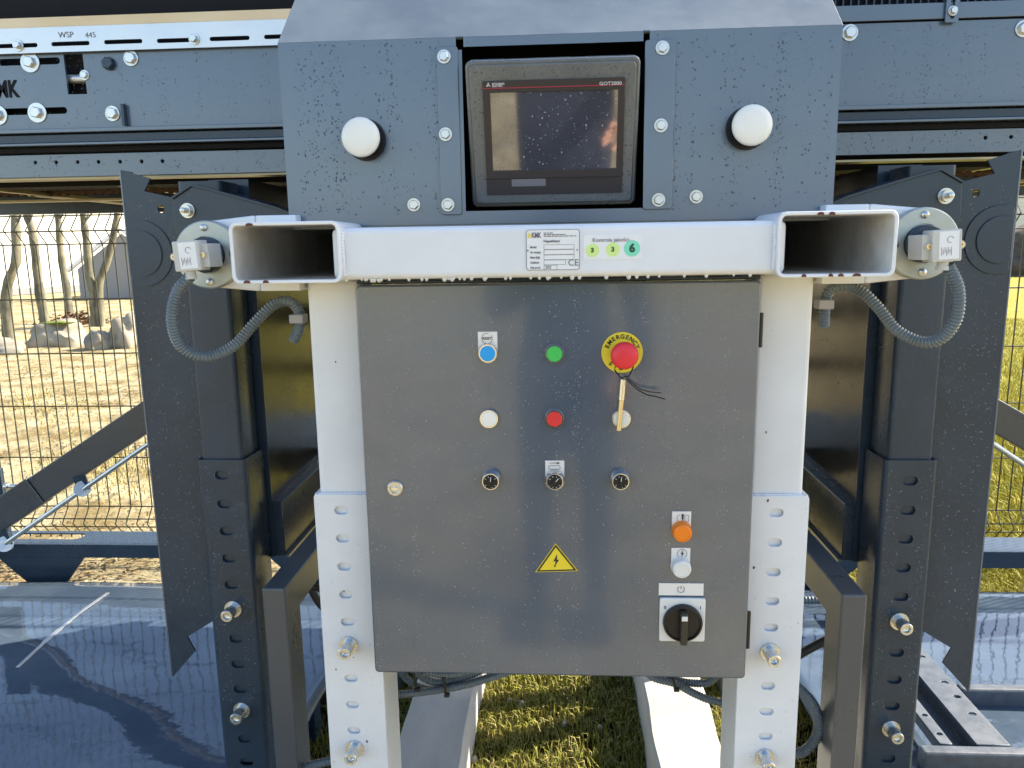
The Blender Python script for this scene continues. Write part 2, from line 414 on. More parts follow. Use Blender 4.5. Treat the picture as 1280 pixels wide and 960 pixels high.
# ================================================================== THE SETTING
g = MB(); gs = 64
gx = np.concatenate([np.linspace(-300, -12, 8), np.linspace(-10, 10, 81), np.linspace(12, 300, 8)])
gy = np.concatenate([np.linspace(-300, -8, 8), np.linspace(-6, 16, 89), np.linspace(18, 400, 8)])
GX, GY = np.meshgrid(gx, gy)
GZ = .012*np.sin(GX*3.1+1)*np.cos(GY*2.3) + .008*np.sin(GX*7+GY*5)
GZ[(np.abs(GX) > 11) | (GY > 17) | (GY < -7)] = 0
GZ -= .012
nx, ny = len(gx), len(gy); idx = np.arange(nx*ny).reshape(ny, nx)
quads = np.stack([idx[:-1, :-1], idx[:-1, 1:], idx[1:, 1:], idx[1:, :-1]], -1).reshape(-1, 4)
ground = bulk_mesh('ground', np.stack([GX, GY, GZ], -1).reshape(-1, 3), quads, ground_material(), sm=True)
ground['kind'] = 'structure'

def blades(name, X, Y, hmin, hmax, w, material, lean=.5):
    n = len(X); h = rng.uniform(hmin, hmax, n); a = rng.uniform(0, 2*PI, n); b = rng.uniform(0, 2*PI, n)
    l = rng.uniform(0, lean, n)*h
    ux, uy = np.cos(a)*w/2, np.sin(a)*w/2
    z0 = -.02*np.ones(n)
    V = np.zeros((n, 5, 3))
    V[:, 0] = np.stack([X-ux, Y-uy, z0], 1); V[:, 1] = np.stack([X+ux, Y+uy, z0], 1)
    mx, my = X+np.cos(b)*l*.35, Y+np.sin(b)*l*.35
    V[:, 2] = np.stack([mx+ux*.8, my+uy*.8, h*.6], 1); V[:, 3] = np.stack([mx-ux*.8, my-uy*.8, h*.6], 1)
    V[:, 4] = np.stack([X+np.cos(b)*l*1.3, Y+np.sin(b)*l*1.3, h], 1)
    f = np.array([(0, 1, 2), (0, 2, 3), (3, 2, 4)])[None] + (np.arange(n)*5)[:, None, None]
    return bulk_mesh(name, V.reshape(-1, 3), f.reshape(-1, 3), material)
N = 60000
Xg = rng.uniform(-.72, .75, N); Yg = rng.uniform(1.55, 3.1, N)
keep = np.sin(Xg*9+1.3)*np.cos(Yg*11) + rng.normal(0, .7, N) > -.85
gr = blades('grass', Xg[keep], Yg[keep], .006, .024, .003, M_grass, 1.6)
tag(gr, 'short yellowish green grass under the cabinet between the white baulks', 'grass', kind='stuff')
N = 90000
Yf = 2.9 + 11*rng.random(N)**2.0; Xf = rng.uniform(.45, 1.0, N)*(Yf*.72) + .2
fg = blades('field_grass', Xf, Yf, .015, .05, .006, M_field, 1.4)
tag(fg, 'sunlit yellow green meadow grass beyond the fence on the right', 'grass', kind='stuff')
N = 42000
Ys = 3.35 + 9*rng.random(N)**1.4; Xs = -rng.uniform(.3, 1.0, N)*(Ys*.85)
ks = np.sin(Xs*1.3+2)*np.cos(Ys*1.7+1)+.5*np.sin(Xs*4+Ys*3)+rng.normal(0, .35, N) > .8
M_straw = island_material('straw', [(.20, .16, .06), (.42, .34, .13), (.30, .24, .08), (.26, .24, .06)])
stg = blades('dry_grass', Xs[ks], Ys[ks], .006, .03, .006, M_straw, 1.9)
tag(stg, 'patchy dry straw coloured grass on the sandy ground at left', 'dry grass', kind='stuff')
# dry leaf litter, twigs and crumbs on the sand at the left
N = 26000
Yl = 2.9 + 9*rng.random(N)**1.5; Xl = -rng.uniform(.35, 1.0, N)*(Yl*.85)
cl = np.sin(Xl*1.9+.6)*np.cos(Yl*2.1+.3)+rng.normal(0, .5, N) > .55
Xl, Yl = Xl[cl], Yl[cl]; n = len(Xl)
V = np.zeros((n, 4, 3)); s = rng.uniform(.006, .028, n)
A = rng.uniform(0, 2*PI, n)
for k, (du, dv, dz) in enumerate(((-1, 0, .0), (0, -.35, .3), (1, 0, .05), (0, .35, .25))):
    V[:, k, 0] = Xl + s*(du*np.cos(A)-dv*np.sin(A)); V[:, k, 1] = Yl + s*(du*np.sin(A)+dv*np.cos(A)); V[:, k, 2] = .004 + s*dz*rng.uniform(0, 1.5, n)
f = np.array([(0, 1, 2), (0, 2, 3)])[None] + (np.arange(n)*4)[:, None, None]
lt = bulk_mesh('leaf_litter', V.reshape(-1, 3), f.reshape(-1, 3), M_litter)
tag(lt, 'dry leaves and twigs scattered on the sandy ground at left', 'leaf litter', kind='stuff')
# pebbles among the grass under the cabinet
for px, py, r_, lb in ((652, 875, .012, 'pebble in the middle of the grass just below the cabinet edge'), (592, 945, .016, 'larger pinkish pebble beside the left white baulk'), (750, 905, .011, 'pale pebble in the shaded grass nearest the right baulk'), (705, 900, .009, 'small pebble between the middle one and the one nearest the right baulk'), (636, 872, .008, 'tiny pebble close to the middle pebble, on its left')):
    p = at(px, py, Z=0.015)
    mb = MB(); mb.lathe((p.x, p.y, 0), (0, 0, 1), [(r_*.5, -.005), (r_*.72, .004), (r_*.6, .009), (r_*.2, .013)], 9)
    o = mb.build('pebble', M_peb, sm=60); 
    tag(o, lb, 'pebble', 'pebbles in the grass')

# ------------------------------------------------------------------ far background
def blob(name, c, rx, ry, rz, material, seed, parent=None, sub=4, rough=.42):
    bm = bmesh.new(); bmesh.ops.create_icosphere(bm, subdivisions=sub, radius=1)
    import mathutils.noise as mn
    for v in bm.verts:
        p = v.co.copy(); k = 1 + rough*mn.noise(p*1.3+Vector((seed, 0, 0))) + rough*.4*mn.noise(p*3.1+Vector((0, seed, 0))) + .05*mn.noise(p*9+Vector((0, 0, seed)))
        v.co = Vector((p.x*rx*k, p.y*ry*k, p.z*rz*k)) + Vector(c)
    me = bpy.data.meshes.new(name); bm.to_mesh(me); bm.free(); smooth(me, 50); me.materials.append(material)
    o = bpy.data.objects.new(name, me); return link(o, parent)
p = at(48, 436, Z=0); o = blob('boulder', (p.x, p.y+.5, .10), .42, .34, .28, M_stone, 3); tag(o, 'long pale boulder with a green mossy edge between the trees', 'boulder', 'boulders by the trees')
o = blob('boulder', (p.x-.55, p.y-.2, .0), .5, .38, .20, M_stone, 9); tag(o, 'low flat pale boulder at the left edge, in front of the mossy one', 'boulder', 'boulders by the trees')
p = at(134, 436, Z=0); o = blob('boulder', (p.x+.12, p.y+.35, .14), .25, .25, .32, M_stone, 5); tag(o, 'rounded pale boulder nearest the grey side plate', 'boulder', 'boulders by the trees')
o = blob('boulder', (p.x-.22, p.y+.2, .06), .2, .2, .18, M_stone, 6); tag(o, 'small brownish boulder leaning on the rounded pale one', 'boulder', 'boulders by the trees')
pm = at(48, 436, Z=0); o = blob('moss', (pm.x+.06, pm.y+.38, .345), .24, .10, .03, mat('moss', (.16, .19, .02), .9, var=.4, var_scale=10), 4, sub=3); tag(o, 'strip of green moss along the top of the long boulder', 'moss')

trees = [([(10, 423), (8, 369), (14, 342), (20, 328), (20, 302), (19, 268)], 14, 'crooked pale trunk at the left edge, bent halfway up'),
         ([(58, 409), (50, 369), (46, 334), (40, 288), (32, 262)], 12, 'slim pale trunk leaning left, second from the left edge'),
         ([(87, 402), (84, 365), (78, 332), (74, 292), (72, 258)], 10, 'thin spotted trunk standing in the middle of the row'),
         ([(119, 407), (116, 365), (111, 340), (108, 302), (103, 258)], 11, 'straight pale trunk just left of the trunk leaning right'),
         ([(126, 407), (124, 372), (124, 352), (131, 335), (138, 312), (147, 262)], 11, 'pale trunk leaning right towards the grey side plate')]
for pts, w, lab in trees:
    base = at(*pts[0], Z=0); Y = base.y
    t = thing('bare_tree', lab, 'tree', base, 'bare trees behind the fence')
    P = [at(a, b, Y=Y) for a, b in pts]; P[0].z = -.1
    d = P[-1]-P[-2]; top = P[-1] + Vector((d.x*.6, .1, 1.2)); P += [top, top+Vector((.2, .1, 1.3))]
    r0 = w*Y/960/2*.84; Q = spline(P, .12)
    def limb(mb, Q, ra, rb, n=9):
        b = len(mb.v); m = len(Q)
        for k, q in enumerate(Q):
            r = ra + (rb-ra)*k/(m-1); r *= 1+.08*math.sin(k*1.7+q.x*9)
            for i in range(n):
                a = 2*PI*i/n; mb.v.append((q.x+r*math.cos(a), q.y+r*math.sin(a), q.z))
        for k in range(m-1):
            for i in range(n):
                i2 = (i+1) % n; mb.f.append((b+k*n+i, b+k*n+i2, b+(k+1)*n+i2, b+(k+1)*n+i))
    mb = MB(); limb(mb, Q, r0*1.25, r0*.45); mb.build('trunk', M_bark, t, sm=70)
    for k in range(6):
        i = int(len(Q)*(.42+.1*k)); i = min(i, len(Q)-2); q = Q[i]; a = random.uniform(-1, 1)
        br = [q, q+Vector((.18*(-1)**k+.1*a, .1*a, .22)), q+Vector((.42*(-1)**k+.1*a, .25*a, .75)), q+Vector((.5*(-1)**k, .3*a, 1.4))]
        mb = MB(); limb(mb, spline(br, .1), r0*.32, r0*.08, 6); mb.build('branch', M_bark, t, sm=70)
p = at(95, 404, Z=0)
n = 500; Xc = rng.normal(p.x, .28, n); Yc = rng.normal(p.y, .25, n); sl = rng.uniform(.02, .06, n); A = rng.uniform(0, 2*PI, n); V = np.zeros((n, 4, 3)); hz = rng.uniform(0, .22, n)
for k, (du, dv, dz) in enumerate(((-1, 0, 0), (0, -.4, .6), (1, 0, .2), (0, .4, .8))):
    V[:, k, 0] = Xc+sl*(du*np.cos(A)-dv*np.sin(A)); V[:, k, 1] = Yc+sl*(du*np.sin(A)+dv*np.cos(A)); V[:, k, 2] = hz*np.exp(-((Xc-p.x)/.3)**2)+sl*dz
f = np.array([(0, 1, 2), (0, 2, 3)])[None] + (np.arange(n)*4)[:, None, None]
o = bulk_mesh('leaf_pile', V.reshape(-1, 3), f.reshape(-1, 3), M_leaf); tag(o, 'small heap of reddish brown leaves at the foot of the trees', 'leaf litter', kind='stuff')

b1 = thing('white_building', 'long white rendered building behind the trees at left', 'building', (-18.8, 25, 0))
BM = Matrix.Translation((-18.8, 25, 0)) @ Matrix.Rotation(math.atan2(2.9, 1.6), 4, 'Z')
mb = MB(); mb.box(-14, 40, 0, 12, 0, 5.6, BM); mb.build('wall', M_wallw, b1)
mb = MB(); mb.box(-14, 40, -.05, 0, 0, .22, BM); mb.build('plinth', M_roof, b1)
mb = MB(); mb.box(-14.4, 40.4, -.4, 12.4, 5.6, 5.9, BM); mb.build('roof', M_roof, b1)
s1 = thing('shed', 'low grey gabled shed half hidden by the grey side plate', 'shed', (-13.4, 23, 0))
mb = MB(); mb.prism([(-14.7, 0), (-14.7, .9), (-13.2, 1.95), (-11.7, .9), (-11.7, 0)], 23, 25.5); mb.build('wall', M_roof, s1)
mb = MB(); mb.beam((-15.0, 22.95, .85), (-13.2, 22.95, 2.1), .12, .1); mb.beam((-13.2, 22.95, 2.1), (-11.5, 22.95, .85), .12, .1); mb.build('bargeboard', M_labelb, s1)
b2 = thing('pale_building', 'pale building far off beyond the dirt heap at right', 'building', (30, 48, 0))
mb = MB(); mb.box(19, 60, 46, 56, 0, 6.2); mb.build('wall', M_wallw, b2)
mb = MB(); mb.box(18.6, 60.4, 45.6, 56.4, 6.2, 6.5); mb.build('roof', M_roof, b2)
p = at(1275, 345, Z=0)
o = blob('dirt_heap', (p.x+3.2, p.y+1.5, 0), 5.2, 2.4, 1.75, mat('dark_topsoil', (.10, .08, .06), .95, var=.5, var_scale=4, bump=1, bump_scale=12), 8, sub=5)
tag(o, 'dark heap of earth at the far edge of the meadow', 'dirt heap')

# ------------------------------------------------------------------ fence
FY = 3.3
fence = thing('wire_mesh_fence', 'dark green welded wire mesh fence running behind the machine', 'fence', (0, FY, 0))
rows = [at(100, y, Y=FY).z for y in (269, 289, 305, 374, 442, 508, 572, 633, 645, 655, 666)]
def fold(z):
    for a, b in ((rows[2], rows[0]), (rows[10], rows[7])):
        if a <= z <= b: return -.055*(1-abs(2*(z-a)/(b-a)-1))
    return 0
zk = sorted(set([rows[10]-.02] + rows + [(rows[2]+rows[0])/2, (rows[10]+rows[7])/2, rows[0]+.02]))
for k in range(3):
    x0 = -3.77 + 2.52*k
    mb = MB()
    for i in range(50):
        x = x0 + .02 + i*.0505; r = .0021
        P = [Vector((x, FY+fold(z), z)) for z in zk]
        b = len(mb.v)
        for q in P:
            mb.v += [(q.x-r, q.y-r, q.z), (q.x+r, q.y-r, q.z), (q.x+r, q.y+r, q.z), (q.x-r, q.y+r, q.z)]
        for j in range(len(P)-1):
            for c in range(4):
                c2 = (c+1) % 4; mb.f.append((b+4*j+c, b+4*j+c2, b+4*j+4+c2, b+4*j+4+c))
    o = mb.build('vertical_wires', M_fence, fence); o['kind'] = 'stuff'
    for z in rows:
        me = MB().cyl((x0, 0, 0), (x0+2.5, 0, 0), .0032, 6).mesh('horizontal_wire'); me.materials.append(M_fence)
        inst('horizontal_wire', me, (0, FY+fold(z)+.004, z), fence)
for x in (-3.78, -1.26+.02, 1.26, 3.79):
    if abs(x) < 1.4: continue
    mb = MB(); mb.box(x-.03, x+.03, FY+.01, FY+.05, -.1, rows[0]+.06); mb.build('post', M_fence, fence, bv=.004)

# ================================================================== THE MACHINE (symmetrical about x = CX)
CX = -.003
def X_(s, x): return CX + s*x          # s = -1 left half, +1 right half

# ---- conveyor above and behind
CY = 1.6
conv = thing('conveyor', 'dark grey steel conveyor running across behind the operator console', 'conveyor', (0, CY, 1.5))
XL, XR = -2.35, 1.88
def zpx(px, py, Y): return at(px, py, Y=Y).z
zt, zb = 1.802, 1.653
# front plate with slots and the square cut-out
def q(px, py, Y=CY): v = at(px, py, Y=Y); return (v.x, v.z)
def pxslot(x0, x1, y, hpx, Y=CY):
    a = at(x0, y, Y=Y); b = at(x1, y, Y=Y); return slot((a.x+b.x)/2, (a.z+b.z)/2, b.x-a.x, hpx*Y/F_PX)
holes = [pxslot(-2, 75, 77, 8), pxslot(-2, 84, 139, 8), [q(79, 67.5), q(103, 67), q(109, 117.5), q(85, 118)]]
o = plate('side_plate', [(XL, zb), (-.30, zb), (-.30, zt), (XL, zt)], holes, CY, .005, M_hood, conv)
droplets('water_droplets', o, CY, -1.2, -.5, zb+.004, zt-.003, 900, .0004, .0013, streak=.6)
def txt_on_plate():
    a = at(23, 112, Y=CY); return text('lettering', 'KMK', a.x, CY-.001, a.z, .046, M_void, conv, align='RIGHT', bold=.03, sx=.72)
txt_on_plate()
o = plate('side_plate', [(.30, zb+.002), (XR, zb+.002), (XR, 1.806), (.30, 1.806)], [], CY, .005, M_hood, conv)
droplets('water_droplets', o, CY, .5, .98, zb+.004, 1.80, 900, .0004, .0013, streak=.6)
# black plate painting the shaded space behind the cut-outs, with the shaft seen in the square one
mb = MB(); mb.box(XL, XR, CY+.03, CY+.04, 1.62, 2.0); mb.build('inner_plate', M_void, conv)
a = at(86, 96, Y=CY); mb = MB(); mb.cyl((a.x-.05, CY+.018, a.z), (a.x+.06, CY+.018, a.z-.002), .009, 16); mb.build('shaft', M_strip, conv, sm=40)
a = at(106, 94, Y=CY); inst('bolt', BOLT_S, (a.x, CY, a.z), conv)
# galvanised slotted strip on the left, with its upper edge leaning out
z0 = zpx(180, 62, CY-.01); z1 = zpx(180, 30, CY-.01); z2 = zpx(180, 16.5, CY-.022)
hs = [pxslot(x0, x1, y, 5, CY-.012) for x0, x1, y in ((-30, 47, 57.5), (64, 112, 54.5), (130, 178, 52), (196, 240, 50.5), (262, 312, 48), (330, 378, 45.5), (-130, -60, 60))]
strip = plate('slotted_strip', [(XL, z0), (-.42, z0), (-.42, z1), (XL, z1)], hs, CY-.012, .004, M_strip, conv)
strip['label'] = 'bright galvanised strip with long slots'
mb = MB(); mb.prism([(CY-.0125, z1), (CY-.0185, z2), (CY-.0145, z2), (CY-.0085, z1)], XL, -.42, lambda v: (v[1], v[0], v[2])); mb.build('strip_lip', M_strip, conv)
for px, py in ((23, 57), (243, 49)):
    a = at(px, py, Y=CY-.012); inst('bolt', hexbolt_mesh('bolt', .0075, .01, 1.5), (a.x, CY-.012, a.z), conv)
a = at(75, 44, Y=CY-.0125); text('marker_writing', 'WSP', a.x+.012, CY-.0126, a.z+.0, .016, M_inkgrey, conv, bold=-.005)
a = at(113, 44, Y=CY-.0125); text('marker_writing', '445', a.x, CY-.0126, a.z, .015, M_inkgrey, conv, bold=-.01, rotz=.05)
for px, py, me in ((38, 78, BOLT_W), (47, 141, BOLT_W), (-2, 144, BOLT_W), (164, 73, BOLT_M), (141, 142, BOLT_M), (137, 80, BOLT_D), (1062, 41, BOLT_M), (1279, 36, BOLT_M)):
    a = at(px, py, Y=CY); inst('bolt', me, (a.x, CY-.0005, a.z), conv)
a = at(156, 131, Y=CY); b = at(160, 160, Y=CY); mb = MB(); mb.box(a.x-.003, b.x+.001, CY-.012, CY-.0005, b.z+.004, a.z); mb.build('stop_bar', M_dark, conv)
# upper plates, set back
mb = MB(); mb.box(XL, -.3, CY+.035, CY+.045, 1.8, 2.3); mb.build('upper_plate', M_hood, conv)
a = zpx(1150, 27, CY); b = zpx(1150, 5, CY)
mb = MB(); mb.box(.3, XR, CY-.006, CY, 1.809, b); mb.build('upper_flange', M_hood, conv, bv=.001)
mb = MB()
for i in range(110):
    x = .42+i*.0145; mb.box(x, x+.003, CY+.02, CY+.03, b-.01, b+.5)
mb.box(.3, XR, CY+.0305, CY+.035, b-.01, 2.3); o = mb.build('ribbed_belt_guard', M_dark, conv); 
a = at(1190, 14, Y=CY-.01); o = plate('slotted_strap', rrect(a.x-.012, a.x+.012, a.z-.02, a.z+.06, .003), [slot(a.x, a.z+.006, .008, .04)], CY-.012, .004, M_hood, conv)
inst('bolt', hexbolt_mesh('bolt', .007, .009, 1.3), (a.x, CY-.012, a.z), conv)
# folded lips and rails under the plate, on both sides
def rails(x0, x1, dz):
    for nm, y0, y1, za, zc, m_ in (('lip', CY-.016, CY+.004, 1.643, 1.651, M_hood), ('guide_rail', CY-.006, CY+.004, 1.624, 1.6405, M_dark),
                                   ('guide_rail', CY-.022, CY+.004, 1.617, 1.622, M_hood), ('guide_rail', CY-.004, CY+.01, 1.605, 1.616, M_void)):  # lowest black strip paints the shade of the recess
        mb = MB(); mb.box(x0, x1, y0, y1, za+dz, zc+dz); mb.build(nm, m_, conv, bv=.0012)
rails(XL, -.3, 0); rails(.3, XR, .004)
hl = [circ(*q(px, 203.5-px*.01), .0035, 10) for px in (44, 70, 97, 123, 150, 177, 203)]
zl0, zl1 = 1.556, 1.602
o = plate('lower_side_beam', [(XL, zl0), (-.30, zl0), (-.30, zl1), (XL, zl1)], hl, CY, .005, M_hood, conv, bv=.001)
droplets('water_droplets', o, CY, -1.2, -.5, zl0+.003, zl1-.003, 260, .0005, .0014)
hr = [circ(*q(1232, 172), .0035, 10), circ(*q(1264, 171), .0035, 10)]
o = plate('lower_side_beam', [(.30, zl0+.008), (XR, zl0+.008), (XR, zl1+.006), (.30, zl1+.006)], hr, CY, .005, M_hood, conv, bv=.001)
droplets('water_droplets', o, CY, .5, .98, zl0+.01, zl1+.003, 260, .0005, .0014)
M_flange = mat('sunlit_yellow_flange', (.42, .36, .22), .35, metal=.4, var=.2)  # yellow colour paints warm sunlight on the flange and underside bars
mb = MB(); mb.box(XL, XR, CY+.006, CY+.05, zl0-.004, zl0); mb.build('bottom_flange', M_flange, conv)
# underside: tray, longitudinal bars, roller chain, rear beam
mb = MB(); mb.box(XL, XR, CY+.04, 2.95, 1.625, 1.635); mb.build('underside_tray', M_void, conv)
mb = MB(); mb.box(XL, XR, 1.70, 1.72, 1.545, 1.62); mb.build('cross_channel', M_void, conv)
for x, z in ((-1.36, 1.548), (-1.52, 1.562), (-1.17, 1.572), (1.28, 1.55), (1.10, 1.575), (1.45, 1.56)):
    mb = MB(); mb.box(x, x+.02, 1.66, 2.9, z, z+.010); mb.build('underside_bar', M_flange, conv, bv=.001)
mb = MB(); mb.box(XL, XR, 2.02, 2.06, 1.535, 1.54); mb.build('chain_guide', M_flange, conv)
link_me = MB()
link_me.box(-.004, .004, -.006, .006, -.007, .007)
link_me.box(-.011, .012, -.008, -.006, -.004, .004)
link_me = link_me.mesh('chain_link'); link_me.materials.append(M_chain)
for k in range(64):
    for s in (-1, 1):
        inst('chain_link', link_me, (s*(.52+k*.0235) if s > 0 else -.52-k*.0235, 2.02, 1.556), conv)
mb = MB(); mb.box(XL, XR, 2.9, 2.95, 1.548, 1.63); mb.build('rear_beam', M_dark, conv)
mb = MB(); mb.box(XL, XR, 2.9, 2.95, 1.637, 2.0); mb.build('rear_plate', M_dark, conv)
mb = MB(); mb.box(XL, XL+.01, CY+.05, 2.9, 1.64, 2.0); mb.build('end_plate', M_dark, conv)
# belt carrying the load
mb = MB(); mb.box(XL+.02, XR-.02, CY+.07, 2.85, 1.86, 1.87); mb.build('belt', M_hoseblk, conv)

# ---- operator console (hood)
HY = 1.2; HX = .4135
hood = thing('operator_console', 'blue grey sheet steel console with sloping top above the white beam', 'console', (0, HY, 1.44))
zf = 1.704; zbot = 1.434
Q = lambda px, py: q(px, py, HY)
xl, xr = CX-HX, CX+HX
mb = MB()
cl0, cl1, cr0, cr1 = Q(577, 262), Q(577, 58), Q(808, 262), Q(808, 50)
nl0, nl1, nr0, nr1 = Q(569.5, 45)[0], Q(579, 45)[0], Q(804.5, 37)[0], Q(812.5, 37)[0]
zn, zc = Q(574, 45)[1], Q(690, 55)[1]; zs = Q(690, 262)[1]
for x0, x1, z0, z1 in ((xl, nl0, zbot, zf), (nl0, cl1[0], zbot, zc-.004), (nl0, nl1, zn, zf), (nl1, nr0, zc, zf), (nr0, nr1, zn, zf), (nr1, xr, zbot, zf), (cr1[0], nr1, zbot, zc-.004), (cl1[0], cr1[0], zbot, zs)):
    mb.box(x0, x1, HY, HY+.003, z0, z1)
o = mb.build('front_panel', M_hood, hood)
droplets('water_droplets', o, HY, -.40, -.16, 1.45, 1.70, 1100, .0004, .0016, streak=.65)
droplets('water_droplets', o, HY, .14, .40, 1.45, 1.70, 1100, .0004, .0016, streak=.65)
mb = MB(); T = .003
vs = []
for s in (-1, 1):
    xx = X_(s, HX)
    vs += [(xx, HY-.0005, zf), (xx, HY+.25, zf+.235), (xx, HY+.255, zf+.232), (xx, HY+.007, zf-.002)]
mb.add(vs, [(0, 1, 5, 4), (3, 7, 6, 2), (0, 4, 7, 3), (1, 2, 6, 5), (0, 3, 2, 1), (4, 5, 6, 7)])
M_top = mat('sunlit_dusty_top_paint', (.17, .20, .23), .45, col2=(.11, .135, .16), var_scale=7, rvar=.12, bump=.2, bump_scale=40)  # top paler than the hood: grazing sun and dust put into the colour
o = mb.build('sloping_top', M_top, hood, bv=.0008)
for s in (-1, 1):
    xx = X_(s, HX)
    mb = MB(); mb.prism([(HY+.0035, zbot), (HY+.35, zbot), (HY+.35, zf+.23), (HY+.255, zf+.229), (HY+.0035, zf-.004)], xx-s*.003, xx, lambda v: (v[1], v[0], v[2]))
    mb.build('side_panel', M_hood, hood)
mb = MB(); mb.box(-.2, .19, HY+.12, HY+.125, 1.43, 1.75); mb.build('inner_plate', M_void, hood)  # black back plate and walls paint the dark of the opening
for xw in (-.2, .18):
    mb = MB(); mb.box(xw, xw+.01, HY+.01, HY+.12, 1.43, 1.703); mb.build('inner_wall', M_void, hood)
mb = MB(); mb.box(CX-HX+.004, CX+HX-.004, HY+.0035, HY+.03, zbot-.004, zbot); mb.build('bottom_fold', M_hood, hood)
for (a, b, c, d) in ((545, 577.5, 58.5, 270), (806.5, 840, 50, 263)):
    v0 = at(a, c, Y=HY-.003); v1 = at(b, d, Y=HY-.003)
    plate('mounting_bracket', rrect(v0.x, v1.x, v1.z+.002, v0.z, .004), [], HY-.0035, .003, M_hood, hood, bv=.0008)
for px, py, on in ((555, 71, 1), (557, 168, 1), (560, 256, 1), (517.5, 256, 0), (828, 60, 1), (826, 157, 1), (823, 250, 1), (870, 246, 0)):
    yy = HY-.0036 if on else HY; a = at(px, py, Y=yy); inst('bolt', BOLT_S, (a.x, yy, a.z), hood)
cap = MB(); cap.lathe((0, 0, 0), (0, -1, 0), [(.027, .026), (.0285, .030), (.0285, .034), (.026, .0375), (.018, .0395), (.008, .0402), (.0004, .0404)], 40)
cap = cap.mesh('white_cap', 50); cap.materials.append(M_knob)
stem = MB(); stem.lathe((0, 0, 0), (0, -1, 0), [(.031, 0), (.031, .003), (.025, .003), (.025, .026)], 32); stem = stem.mesh('cap_stem', 40); stem.materials.append(M_black)
for px, py in ((450, 171), (941, 156)):
    a = at(px, py, Y=HY-.036)
    st = inst('cap_stem', stem, (a.x, HY, a.z), hood); inst('white_cap', cap, (a.x, HY, a.z), st)

# ---- touch panel (leans: its foot lies deeper in the cut-out)
Wd, Hd = .2535, .2126
tp_y, tp_z = 1.198, 1.561
TM = Matrix.Translation((-.006, tp_y, tp_z)) @ Matrix.Rotation(math.atan2(.06, .204), 4, 'X')
tpn = thing('touch_panel', 'industrial touch screen in a grey housing, wet with raindrops', 'touch screen', (-.006, tp_y, tp_z))
# housing frame with stepped edge, in local coordinates (x, z) with the face at y = 0
def P2(px, py):                     # pixel to local panel coordinates
    d = FWD + RT*((px-640)/F_PX) - UP*((py-480)/F_PX); o_ = TM.inverted() @ Vector((0, 0, H)); dd = TM.to_3x3().inverted() @ d
    t = -o_.y/dd.y; return (o_.x+dd.x*t, o_.z+dd.z*t)
bx0, bz1 = P2(603, 101.5); bx1, bz0 = P2(777, 240)
sx0, sz1 = P2(612.5, 116); sx1, sz0 = P2(770, 210)
o = plate('housing', rrect(-Wd/2, Wd/2, -Hd/2, Hd/2, .009), [], .004, .03, M_housing, tpn, bv=.003, Mx=TM)
o2 = plate('housing_rim', rrect(-Wd/2+.006, Wd/2-.006, -Hd/2+.006, Hd/2-.006, .007), [], .0, .0045, M_housing, tpn, bv=.0015, Mx=TM)
mb = MB(); mb.box(-Wd/2+.012, Wd/2-.012, .034, .09, -Hd/2+.015, Hd/2-.015, TM); mb.build('rear_box', M_black, tpn)
o3 = plate('bezel', rrect(bx0, bx1, bz0, bz1, .002), [rrect(sx0, sx1, sz0, sz1, .0005, 1)], -.0035, .004, M_bezel, tpn, bv=.0006, Mx=TM)
mb = MB(); mb.box(sx0-.002, sx1+.002, -.0012, -.0002, sz0-.002, sz1+.002, TM); scr = mb.build('screen', M_screen, tpn)
droplets('water_droplets', scr, -.0012, sx0, sx1, sz0, sz1, 190, .0004, .0012, material=M_drops, streak=.1, Mx=TM)
droplets('water_droplets', o2, -.0001, -Wd/2+.008, Wd/2-.008, -Hd/2+.008, Hd/2-.008, 300, .0005, .0013, material=M_drop, streak=.2, Mx=TM, skip=[(bx0, bx1, bz0, bz1)])
zr = P2(690, 108)[1]; mb = MB(); mb.box(bx0+.001, bx1-.001, -.0039, -.0036, zr-.0006, zr+.0006, TM); mb.build('red_line', M_redline, tpn)
lx, lz = P2(610.5, 106)
for ang in (90, 210, 330):          # three-diamond emblem
    a = R(ang); c, s_ = math.cos(a), math.sin(a); L_ = .0036; w_ = .0012
    pts = [(lx, lz), (lx+c*L_/2-s_*w_, lz+s_*L_/2+c*w_), (lx+c*L_, lz+s_*L_), (lx+c*L_/2+s_*w_, lz+s_*L_/2-c*w_)]
    mb = MB(); mb.prism(pts, -.0041, -.0036, lambda v: TM @ Vector(v)); mb.build('emblem', M_silver, tpn)
text('lettering', 'MITSUBISHI', lx+.0055, -.0038, lz+.0011, .0036, M_silver, tpn, align='LEFT', bold=.02, Mx=TM)
text('lettering', 'ELECTRIC', lx+.0055, -.0038, lz-.0018, .0036, M_silver, tpn, align='LEFT', bold=.02, Mx=TM)
x_, z_ = P2(763, 104); text('lettering', 'GOT2000', x_, -.0038, z_, .0065, M_silver, tpn, bold=.01, sx=1.2, Mx=TM)
x0_, z0_ = P2(606, 235.5); x1_, z1_ = P2(775, 220)
mb = MB(); mb.box(x0_, x1_, -.0046, -.0036, z1_-.0003, z1_+.0003, TM); mb.build('seam', M_black, tpn)
x0_, z0_ = P2(640, 232.5); x1_, z1_ = P2(682, 222.5)
mb = MB(); mb.box(x0_, x1_, -.0043, -.0036, z0_, z1_, TM); fl = mb.build('port_cover', mat('port_cover_grey', (.16, .16, .18), .3), tpn)
x0_, z0_ = P2(686, 232); x1_, z1_ = P2(764, 223)
mb = MB(); mb.box(x0_, x1_, -.0042, -.0036, z0_, z1_, TM); mb.build('port_flap', M_bezel, tpn)

